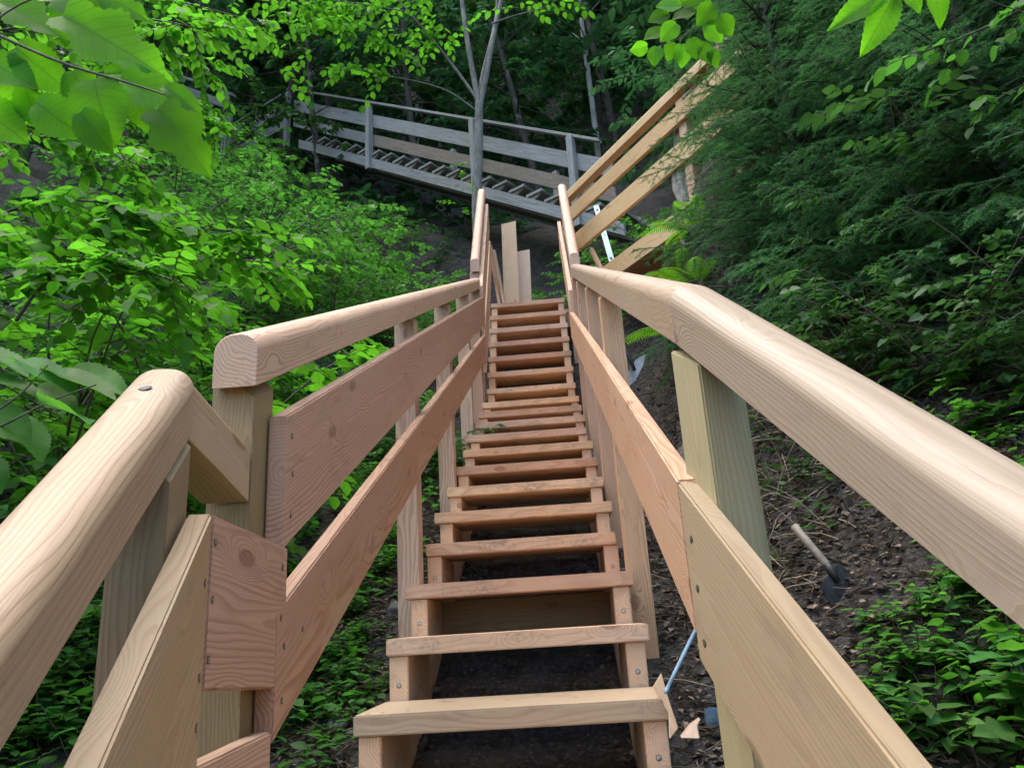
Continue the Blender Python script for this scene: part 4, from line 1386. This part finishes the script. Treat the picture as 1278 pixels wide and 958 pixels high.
for k, (px, py, sc) in enumerate(((500, 300, .6), (540, 318, .6), (470, 285, .7), (445, 305, .8), (560, 335, .5), (515, 345, .6), (425, 270, .8), (475, 335, .7), (575, 300, .5), (400, 300, .8), (435, 345, .7), (530, 285, .5))):  # dark foliage added over bare earth in place of the hollow's shade
    p = on_ground(px, py)
    put(shr_dark[k % 2] if k % 3 else shr_mid[1], p[0], p[1], sc, 'dark shrub added to darken the hollow underneath the old grey stairs', 'shrubs darkening the hollow under the old stairs')
for k in range(44):
    px, py = rng.uniform(350, 520), rng.uniform(560, 935)
    if px > 540 - (py - 560) * .28 or px < 520 - (py - 520) * .42: continue
    p = on_ground(px, py)
    if abs(p[0]) < (.5 if p[1] < 1.2 else .68): continue
    put(herbs[(1, 0, 1)[k % 3]], p[0], p[1], rng.uniform(.45, .75), 'lush low plant growing between the left posts and boards', 'plants between the left posts')
for k in range(26):
    p = on_ground(rng.uniform(0, 125), rng.uniform(690, 950))
    put(herbs[(0, 1)[k % 2]], p[0], p[1], rng.uniform(.7, 1.1), 'lush low plant seen below the left foreground rail', 'plants below the left foreground rail')

# ------------------------------------------------------------------ the slender tree in front of the old stair
TX, TY = -.62, 8.3
def T_(px, py, dy=0.0): return np.array(at(px, py, TY + dy))


def smooth_path(pts, n=14):
    pts = np.array(pts, float)
    s = np.linspace(0, 1, len(pts)); t = np.linspace(0, 1, n)
    out = []
    for i in range(3):
        c = np.interp(t, s, pts[:, i])
        out.append(c)
    out = np.stack(out, -1)
    for _ in range(2): out[1:-1] = (out[:-2] + 2 * out[1:-1] + out[2:]) / 4
    return out


tr, lf = Acc(), Acc()
b0 = T_(594, 262)
gb = np.array([b0[0] + .02, TY, gz(b0[0], TY) - .3])
fork = T_(598, 128)
tube(tr, smooth_path([gb, b0, T_(597, 195), fork], 16), np.linspace(.085, .065, 16), 10)
tube(tr, smooth_path([fork - [0, 0, .1], T_(590, 90), T_(582, 45), T_(575, -10), T_(568, -80), T_(560, -160)], 16), np.linspace(.05, .025, 16), 8)
tube(tr, smooth_path([fork - [0, 0, .12], T_(606, 100), T_(617, 40), T_(628, -10), T_(640, -70), T_(655, -150)], 16), np.linspace(.05, .025, 16), 8)
tube(tr, smooth_path([fork - [0, 0, .08], T_(600, 100, .1), T_(612, 55, .15), T_(622, 10, .2), T_(618, -60, .2)], 14), np.linspace(.035, .016, 14), 7)
lb_ = smooth_path([T_(596, 125), T_(570, 88), T_(540, 50, -.2), T_(510, 15, -.4), T_(470, -30, -.6)], 14)
tube(tr, lb_, np.linspace(.028, .012, 14), 6)
lb2 = smooth_path([T_(594, 138), T_(560, 112, -.2), T_(515, 100, -.4), T_(465, 92, -.7), T_(425, 82, -.9)], 14)
tube(tr, lb2, np.linspace(.016, .005, 14), 5)
lb3 = smooth_path([T_(613, 30), T_(640, 20, -.2), T_(680, 10, -.4)], 8)
tube(tr, lb3, np.linspace(.016, .006, 8), 5)
lb4 = smooth_path([T_(510, 15, -.4), T_(465, 8, -.7), T_(420, 0, -1.0), T_(380, 2, -1.2)], 8)
tube(tr, lb4, np.linspace(.012, .005, 8), 5)


def twigs_on(path, n, t0, t1, L, nl, ll, down=-.15):
    for i in range(n):
        t = t0 + (t1 - t0) * (i + rng.random()) / n
        p = along(path, np.array([t]))[0]
        T = norm(along(path, np.array([min(1, t + .1)]))[0] - p + 1e-6)
        d = T * .8 + np.array([rng.normal(0, .6), rng.normal(0, .6), rng.normal(down, .3)])
        leafy_twig(tr, lf, p, d, L * rng.uniform(.6, 1.1), nl, ll, ll * .66, 'mid', .004, nj=.3, sides=3)


twigs_on(lb2, 9, .55, 1, .55, 7, .135)
twigs_on(lb4, 16, .1, 1, .75, 9, .135)
twigs_on(lb_, 13, .35, 1, .8, 9, .135)
for (px, py, dy, n) in ((370, 20, -1.3, 5), (350, 50, -1.6, 5), (420, 20, -1.2, 5), (460, 35, -1.0, 5), (500, 55, -.7, 4), (395, 45, -1.4, 5), (340, 5, -1.6, 5), (545, 30, -.4, 4), (660, 8, -.3, 3), (430, -20, -1.2, 5), (520, -20, -.6, 5), (700, -5, -.3, 4)):
    p = T_(px, py, dy)
    for i in range(n):
        leafy_twig(tr, lf, p + rng.normal(0, .12, 3), (rng.normal(0, 1), rng.normal(-.2, 1), rng.normal(-.1, .2)), .6, 8, .135, .09, 'mid', .004, nj=.3, sides=3)
# shoots low on the trunk
for (px, py) in ((585, 205), (575, 225), (590, 240), (570, 255), (582, 270)):
    p = T_(px, py, -.1)
    leafy_twig(tr, lf, p, (rng.normal(-.3, .7), -.6, .1), .32, 7, .075, .05, 'mid', .003, nj=.3, sides=3)
base = Vector([float(v) for v in gb])
for A_ in (tr, lf): A_.V = [v - np.array(gb) for v in A_.V]
veg('slender_tree', gb, tr, lf, 'slender grey-barked tree forking above the old railing, leaves reaching left', 'tree', None, ML['bright'], MB_['smooth'], 'crown', 'trunk')

# pale thin trunk in the forest to the right of it
tr = Acc()
P0 = np.array(at(742, 150, 13.2)); P0g = np.array([P0[0], 13.2, gz(P0[0], 13.2) - .3])
tube(tr, smooth_path([P0g, P0, at(730, 60, 13.2), at(722, -5, 13.2), at(712, -120, 13.2)], 14) - P0g, np.linspace(.07, .05, 14), 8)
for (dx, z_) in ((.6, 3.2), (-.7, 4.0), (.5, 4.6)):
    tube(tr, [(0 + dx * .0 - .1, 0, z_), (dx * .5, .1, z_ + .4), (dx, 0, z_ + .6)], [.02, .014, .006], 4)
veg('pale_trunk', P0g, tr, None, 'pale thin bare trunk standing in the dark forest above the old railing', 'tree', None, None, MB_['pale'], 'crown', 'trunk')
for (px, py, y_, lab) in ((520, 120, 14.0, 'thin dark trunk in the shade left of the forked tree'), (545, 60, 14.6, 'second thin dark trunk in the shade left of the forked tree, farther back')):
    tr = Acc()
    P0 = np.array(at(px, py, y_)); g0 = np.array([P0[0], y_, gz(P0[0], y_) - .3])
    tube(tr, smooth_path([g0, P0, P0 + [.1, 0, 2.5], P0 + [.0, 0, 5]], 10) - g0, np.linspace(.06, .04, 10), 7)
    veg('bare_trunk', g0, tr, None, lab, 'tree', None, None, MB_['smooth'], 'crown', 'trunk')

# broken dead trunk with moss by the walkway
dt = np.array(at(848, 190, 3.95)); db = np.array([dt[0], dt[1], gz(dt[0], dt[1]) - .2])
top = np.array(at(866, 100, 3.95))
tr = Acc()
n_ = 16
pth = smooth_path([db, (db + dt) / 2, dt, top], n_) - db
rd = .085 + .02 * np.sin(np.arange(n_) * 1.7); rd[-1] = .05; rd[-2] = .09; rd[-3] = .10
tube(tr, pth, rd, 12)
Vt = tr.V[0]; Vt += np.stack([vnoise(Vt[:, 2], Vt[:, 0] * 9, 5, i) for i in range(3)], -1) * .012
lfm = Acc()
m = 900
P = top - db + np.stack([rng.normal(0, .075, m), rng.normal(0, .07, m), rng.normal(-.06, .06, m)], -1)
lfm.add(*leaves(P, rng.normal(0, 1, (m, 3)) + UP * .6, rng.normal(0, 1, (m, 3)), .02, .008, 'far'))
veg('dead_trunk', db, tr, lfm, 'broken pale dead trunk with a mossy top in front of the walkway railing', 'tree stump', None, ML['mid'], MB_['dead'], 'moss_cap', 'trunk')

# ------------------------------------------------------------------ broad leaves close to the viewer
LEAFMESH = {}


def single_leaf(kind, mat, P, D, Nn, L, W, parent, name='leaf'):
    V, Q, U, R = leaves(np.array([[0, 0, 0]]), np.array([D]), np.array([Nn]), L, W, kind, np.array([rng.random()]))
    # gentle individual curl
    d = norm(np.array(D, float)); t = V @ d / L
    V = V + np.outer(np.sin(t * 5 + rng.uniform(0, 6)) * L * .02, norm(np.array(Nn, float)))
    me = np_mesh(name, V, Q, ML[mat], U, R, True)
    return link(name, me, parent, None, Matrix.Translation(Vector([float(v) for v in P])))


def cam_dir(dx, dy, toward=0.0):
    """world direction of a step dx right, dy down in the picture, leaning towards the viewer"""
    return _rr * dx - _uu * dy - _f * toward


# overhanging spray in the upper left corner: (pixel of leaf base, depth Y, picture direction, length px, width share, facing tilt)
tr = Acc()
def W_(px, py, Y): return np.array(at(px, py, Y))
HY = -.85
root = W_(-140, 10, HY + .1)
tw1 = smooth_path([W_(-140, -10, HY), W_(-20, 35, HY), W_(75, 80, HY), W_(150, 100, HY), W_(205, 118, HY)], 14)
tube(tr, tw1 - root, np.linspace(.004, .0018, 14), 6)
tw2 = smooth_path([W_(-20, 35, HY), W_(30, 0, HY + .05), W_(90, -15, HY + .05)], 8)
tube(tr, tw2 - root, np.linspace(.003, .0016, 8), 5)
ob = thing('overhanging_branch', root, 'leafy branch hanging into the upper left corner, nearest to the viewer with the largest leaves', 'branch')
o = bpy.data.objects.new('twig', tr.mesh('twig', MB_['stem'], True)); C.objects.link(o); o.parent = ob
near = [  # base px, py, dY, dir dx, dy, length px, width share, kind, up-tilt
    (196, 135, 0, .70, .80, 112, .62, 'lobe', .3), (78, 20, .02, .95, .45, 165, .50, 'lobe', .5), (118, 100, .01, .35, 1.0, 95, .85, 'near', .2),
    (45, 128, .02, .75, .55, 78, .75, 'near', .2), (100, 140, -.01, .75, 1.0, 68, .7, 'near', .1), (60, -5, .05, 1.0, .15, 95, .65, 'lobe', .5),
    (150, 100, .03, .95, .35, 110, .5, 'lobe', .5), (20, 60, .03, .6, .5, 85, .7, 'near', .4), (-20, 75, .02, .9, .35, 80, .7, 'near', .3),
    (0, 5, .05, .9, .3, 90, .7, 'lobe', .6), (30, 105, .05, .2, .9, 60, .7, 'near', .2), (205, 110, .04, .9, .5, 60, .55, 'near', .5), (-30, 130, .05, .9, .6, 80, .8, 'near', .3), (170, 108, .05, .2, 1, 62, .7, 'near', .3), (130, 92, .05, 1, -.1, 70, .55, 'near', .5), (90, 88, .06, .5, 1, 70, .7, 'near', .2), (15, 95, .07, .4, .9, 72, .8, 'near', .2), (70, 5, .07, .8, .8, 80, .65, 'near', .4), (120, -10, .06, .95, .4, 75, .6, 'lobe', .5)]
for (bx, by, dY, dx, dy, lp, ws, kd, tilt) in near:
    P = W_(bx, by, HY + dY)
    dist = (P - CAM) @ _f
    L = lp / FPX * dist * .92
    D = cam_dir(dx, dy, .15 + .1 * rng.normal())
    Nn = UP * tilt + (-_f) * 1.0 + rng.normal(0, .12, 3)
    single_leaf(kd, 'near', P, D, Nn, L, L * ws, ob)

# leafy boughs of the bush behind it
def bough(name, path, label, group, twn, tl, nl, ll, mat='bright', kind='mid', thick=.008, wr=.7):
    st, lf = Acc(), Acc()
    p = smooth_path(path, 12)
    o0 = p[0].copy(); p = p - o0
    tube(st, p, np.linspace(thick, .003, 12), 5)
    for i in range(twn):
        t = .15 + .85 * (i + rng.random() * .8) / twn
        q = along(p, np.array([t]))[0]
        T = norm(along(p, np.array([min(1, t + .1)]))[0] - q + 1e-6)
        d = T * .7 + np.array([rng.normal(0, .6), rng.normal(0, .6), rng.normal(-.02, .2)])
        leafy_twig(st, lf, q, d, tl * rng.uniform(.6, 1.1), nl, ll, ll * wr, kind, .003, nj=.28)
    return veg(name, o0, st, lf, label, 'branch', group, ML[mat], MB_['stem'])


gl = 'leafy boughs on the left side'
tl = 'bright leafy bough reaching in from the left edge'
for path in ([W_(-120, 60, 1.2), W_(40, 30, 1.1), W_(180, 20, 1.0), W_(265, 40, .9)], [W_(-100, 180, 1.1), W_(20, 150, .9), W_(120, 180, .8), W_(180, 210, .7)],
             [W_(-80, 300, .8), W_(40, 250, .7), W_(130, 250, .6), W_(180, 270, .6)], [W_(-100, 380, .9), W_(60, 330, .9), W_(200, 280, .9), W_(300, 290, .9)],
             [W_(60, 420, 1.4), W_(160, 350, 1.2), W_(270, 320, 1.1), W_(350, 330, 1.1)], [W_(-80, 130, 2.2), W_(80, 80, 2.0), W_(180, 60, 1.9), W_(260, 80, 1.9)],
             [W_(-60, 20, 2.4), W_(100, -20, 2.2), W_(220, 0, 2.1), W_(330, 30, 2.1)], [W_(20, 400, .6), W_(60, 340, .5), W_(150, 330, .5), W_(220, 350, .45)], [W_(60, 200, 3.0), W_(160, 150, 2.9), W_(220, 140, 2.8), W_(275, 165, 2.8)], [W_(20, 120, 3.0), W_(120, 80, 2.9), W_(190, 100, 2.8), W_(255, 130, 2.8)]):
    bough('leafy_bough', path, tl, gl, 30, .36, 10, .072)
# lower left: big shaded leaves beside the foreground rail
LY = -.35
tr = Acc(); root = W_(-120, 560, LY)
t1 = smooth_path([root, W_(-20, 545, LY), W_(60, 500, LY), W_(120, 480, LY)], 10) - root
tube(tr, t1, np.linspace(.004, .0018, 10), 6)
t2 = smooth_path([W_(-60, 545, LY), W_(20, 500, LY), W_(60, 455, LY)], 8) - root
tube(tr, t2, np.linspace(.003, .0016, 8), 6)
lb = thing('overhanging_branch', root, 'leafy branch with broad toothed leaves beside the left foreground rail', 'branch')
o = bpy.data.objects.new('twig', tr.mesh('twig', MB_['stem'], True)); C.objects.link(o); o.parent = lb
for (bx, by, dY, dx, dy, lp, ws) in ((55, 505, 0, .95, .02, 85, .55), (20, 455, .05, 1, .12, 95, .42), (60, 470, .08, 1, -.02, 105, .35), (-20, 470, .05, 1, .1, 70, .5), (-30, 510, 0, .9, .3, 75, .55), (90, 460, .12, 1, .25, 75, .4), (10, 520, .1, .9, .5, 70, .6), (-40, 440, .1, 1, .05, 85, .4), (45, 485, .1, 1, .3, 60, .5), (-60, 560, .03, .9, .3, 85, .6)):
    P = W_(bx, by, LY + dY); dist = (P - CAM) @ _f; L = lp / FPX * dist * 1.1
    single_leaf('near', 'herb', P, cam_dir(dx, dy, .1 + .35 * rng.random()), UP * 1.0 - _f * .35 + rng.normal(0, .2, 3), L, L * ws * 1.35, lb)

# hazel twig in front of the walkway, and leaves in the top right corner
tr = Acc(); HZ = 1.2; root = W_(905, -60, HZ)
tube(tr, smooth_path([root, W_(890, 0, HZ), W_(868, 40, HZ), W_(835, 55, HZ), W_(808, 62, HZ)], 10) - root, np.linspace(.004, .0015, 10), 5)
tube(tr, smooth_path([W_(890, 0, HZ), W_(860, 10, HZ), W_(830, 20, HZ)], 6) - root, np.linspace(.003, .0012, 6), 5)
hz = thing('hanging_twig', root, 'small twig of round bright green leaves hanging in front of the walkway rail', 'branch')
o = bpy.data.objects.new('twig', tr.mesh('twig', MB_['stem'], True)); C.objects.link(o); o.parent = hz
for (bx, by, dx, dy, lp) in ((828, 38, -.6, .2, 24), (808, 58, -.8, .3, 20), (820, 58, -.2, .9, 22), (838, 52, -.1, 1, 22), (845, 30, -.5, .5, 26), (850, 55, .1, 1, 26), (862, 48, .3, .9, 24), (872, 55, .6, .8, 26), (868, 15, -.6, .1, 28), (850, 8, -.8, -.1, 28), (880, 30, .6, .6, 28), (890, 5, -.4, .6, 30), (898, 20, .5, .8, 26), (835, 18, -.9, .2, 24), (880, -5, -.7, .2, 30), (885, 62, .5, .9, 22)):
    P = W_(bx, by, HZ + rng.normal(0, .05)); dist = (P - CAM) @ _f; L = lp / FPX * dist * 1.1
    single_leaf('near', 'near', P, cam_dir(dx, dy, .1), -_f + UP * .35 + rng.normal(0, .25, 3), L, L * .85, hz)
tr = Acc(); CY = -.2; root = W_(1180, -90, CY)
tube(tr, smooth_path([root, W_(1150, -40, CY), W_(1120, -10, CY), W_(1095, -5, CY)], 8) - root, np.linspace(.004, .0015, 8), 5)
tube(tr, smooth_path([W_(1150, -40, CY), W_(1200, -10, CY), W_(1290, 20, CY)], 8) - root, np.linspace(.003, .0015, 8), 5)
cr = thing('hanging_twig', root, 'twig with two long bright green leaves hanging in at the top right', 'branch')
o = bpy.data.objects.new('twig', tr.mesh('twig', MB_['stem'], True)); C.objects.link(o); o.parent = cr
for (bx, by, dx, dy, lp, ws) in ((1115, -5, -.45, .9, 72, .5), (1118, -15, -.9, .45, 85, .38), (1125, -20, .4, .5, 40, .7), (1160, -30, .3, .9, 60, .5)):
    P = W_(bx, by, CY); dist = (P - CAM) @ _f; L = lp / FPX * dist * 1.08
    single_leaf('near', 'near', P, cam_dir(dx, dy, .1), -_f + UP * .4 + rng.normal(0, .15, 3), L, L * ws, cr)
gr = 'dim leafy boughs at the upper right'
for path in ([W_(1400, -80, .7), W_(1300, 0, .7), W_(1220, 40, .7), W_(1140, 70, .7)], [W_(1420, 60, .8), W_(1340, 60, .8), W_(1290, 100, .8), W_(1230, 130, .8)]):
    bough('leafy_bough', path, 'dim green bough hanging over the upper right edge', gr, 8, .3, 6, .08, mat='mid')

# ------------------------------------------------------------------ tools and offcuts on the right bank
def tool_tube(name, pts, rads, mat, parent, sides=10):
    a_ = Acc(); tube(a_, pts, rads, sides)
    P, r_ = np.array(pts), np.broadcast_to(np.asarray(rads, float), (len(pts),))
    me = a_.mesh(name, mat, True)
    bm = bmesh.new(); bm.from_mesh(me); bmesh.ops.holes_fill(bm, edges=[e for e in bm.edges if e.is_boundary]); bm.to_mesh(me); bm.free()
    return link(name, me, parent)


def plate(name, pts, th, nrm, mat, parent, bev=.0015):
    n = Vector([float(v) for v in nrm]).normalized()
    q = [Vector([float(c) for c in p]) for p in pts]
    wv = q + [v - n * th for v in q]
    return solid(name, wv, prism_faces(len(q)), frame(q[1] - q[0], n, sum(q, Vector()) / len(q)), mat, parent, bev)


hp = on_ground(1038, 742)
hoe = thing('hoe', hp, 'hoe with a square black blade and weathered wooden handle lying on the bank', 'hoe')
dpt = (hp - CAM) @ _f
sc_ = dpt / FPX
def HP(px, py, lift=0.0, tow=0.0): return hp + _rr * (px - 1038) * sc_ - _uu * (py - 742) * sc_ + UP * lift - _f * tow
plate('blade', [HP(1018, 738, .03, .05), HP(1052, 714, .03, -.02), HP(1066, 724, .02, -.01), HP(1066, 728, .02, .0), HP(1034, 756, .02, .07), HP(1029, 757, .02, .07)], .006, -_f + UP * .6, MS['iron'], hoe)
tool_tube('handle', [HP(1040, 732, .04, .02), HP(1036, 722, .045, .0), HP(1022, 702, .05, -.06), HP(1010, 682, .05, -.12)], [.010, .014, .015, .0145], MS['handle'], hoe)
tool_tube('socket', [HP(1044, 736, .035, .03), HP(1040, 730, .042, .02), HP(1034, 720, .046, .0)], [.008, .015, .0165], MS['iron'], hoe)

# shovel behind the right posts
sy = 2.1
sv = thing('shovel', at(800, 450, sy), 'shovel with a pale worn blade leaning behind the right posts', 'shovel')
def SP(px, py, dy=0.0): return np.array(at(px, py, sy + dy))
plate('blade', [SP(806, 442), SP(803, 455), SP(793, 475), SP(782, 484), SP(779, 478), SP(782, 466), SP(794, 448)], .004, -_f + UP * .3, MS['blade'], sv)
tool_tube('handle', [SP(792, 462, -.03), SP(786, 447, -.02), SP(778, 428, 0), SP(768, 405, .05)], [.010, .012, .013, .013], MS['iron'], sv)

# pry bar and tape by the first right post
bp0, bp1 = np.array(at(861, 800, -.12)), np.array(at(834, 856, -.28))
pb = thing('pry_bar', bp1, 'slim blue pry bar leaning between the first tread and the right post', 'pry bar')
tool_tube('shaft', [bp1, bp1 * .5 + bp0 * .5, bp0, bp0 + (bp0 - bp1) * .5], [.0042, .0045, .0045, .004], MS['blue'], pb)
tool_tube('claw', [bp1, bp1 + (bp1 - bp0) * .08, bp1 + (bp1 - bp0) * .14], [.0042, .005, .002], MS['blue'], pb)

tpc = np.array(at(889, 893, -.30))
tp = thing('tape_measure', tpc, 'dusty blue tape measure lying against the foot of the right foreground post', 'tape measure')
def tape_body(name, c, rx, rz, th, mat, parent, bev):
    pts = []
    for k in range(18):
        a_ = 2 * math.pi * k / 18
        pts.append(c + .5 * np.array([rx * np.sign(math.cos(a_)) * abs(math.cos(a_)) ** .6, 0, rz * np.sign(math.sin(a_)) * abs(math.sin(a_)) ** .6]))
    return plate(name, pts, th, (-.3, -1, .2), mat, parent, bev)
tape_body('case', tpc, .034, .036, .04, MS['teal'], tp, .006)
tape_body('label_disc', tpc + np.array([-.0008, -.0022, .0004]), .014, .015, .003, MS['teal'], tp, .001)
plate('clip', [tpc + np.array([-.03, -.004, -.032]), tpc + np.array([-.048, -.006, -.036]), tpc + np.array([-.048, -.006, -.041]), tpc + np.array([-.028, -.004, -.040])], .014, (-.3, -1, .2), MS['rubber'], tp)


def wedge(pix, Y, th, label, mat=MW['new'], nrm=None):
    q = [np.array(at(px, py, Y + dy)) for px, py, dy in pix]
    o = plate('wood_offcut', q, th, -_f + UP * .2 if nrm is None else nrm, mat, None, .002)
    return tag(o, label, 'wood offcut', 'sawn offcuts by the first tread')


wedge([(826, 840, .04), (833, 868, .0), (847, 908, -.03), (836, 922, -.03), (835, 890, .0), (815, 858, .05)], -.02, .012, 'thin pink sawn offcut stuck upright at the right end of the first tread')
wedge([(875, 896, 0), (871, 905, -.01), (874, 922, -.02), (850, 921, -.02), (862, 905, 0)], -.34, .018, 'pink wedge-shaped offcut lying beside the tape measure')

# ------------------------------------------------------------------ fallen branches and dry stalks
for k, (x, y, L, a_) in enumerate(((1.3, 1.45, .5, 2.2), (1.9, 1.6, .9, 1.3), (1.05, 1.9, .6, .3), (-1.0, 2.6, .7, 1.9), (-2.2, 5.3, 1.2, .5), (1.45, -.15, .5, 1.0))):
    n_ = 9
    t = np.linspace(-.5, .5, n_)
    xx = x + t * L * math.cos(a_) + .02 * np.sin(t * 9); yy = y + t * L * math.sin(a_) + .02 * np.cos(t * 11)
    zz = ground(xx, yy) + .02 + .05 * (t + .5) * rng.random()
    c0 = np.array([xx[4], yy[4], zz[4]])
    tr = Acc(); tube(tr, np.stack([xx, yy, zz], -1) - c0, np.linspace(.006, .003, n_), 6)
    tube(tr, np.stack([xx[5:] + np.linspace(0, .08, 4), yy[5:] + np.linspace(0, .1, 4), zz[5:] + np.linspace(0, .07, 4)], -1) - c0, np.linspace(.005, .002, 4), 5)
    o = link('fallen_branch', tr.mesh('fallen_branch', MB_['stem'], True), None, None, Matrix.Translation(Vector([float(v) for v in c0])))
    tag(o, 'thin dry fallen branch lying on the earth slope', 'branch', 'fallen branches on the slopes')
acc = Acc()
for (cx, cy, n_, s_) in ((-2.2, 5.0, 60, .5), (-1.6, 5.6, 40, .4), (.75, 6.2, 50, .3), (1.3, 1.5, 40, .3), (2.0, 1.8, 70, .4), (1.3, 2.2, 60, .3), (1.0, 1.2, 40, .2), (-2.6, 6.4, 40, .5), (2.6, 1.1, 50, .5)):
    for k in range(n_):
        x, y = cx + rng.normal(0, s_), cy + rng.normal(0, s_)
        d = np.array([rng.normal(0, .7), rng.normal(0, .7), rng.uniform(-.3, 1)])
        tube(acc, curve_pts((x, y, gz(x, y) + .02), d, rng.uniform(.15, .5), 5, (0, 0, -.9), .1), [.003, .0028, .0024, .002, .0012], 3)
tag(link('dry_stalks', acc.mesh('dry_stalks', MB_['straw'])), 'tangles of dry stalks and roots on the slopes', 'dry stalks', None, 'stuff')
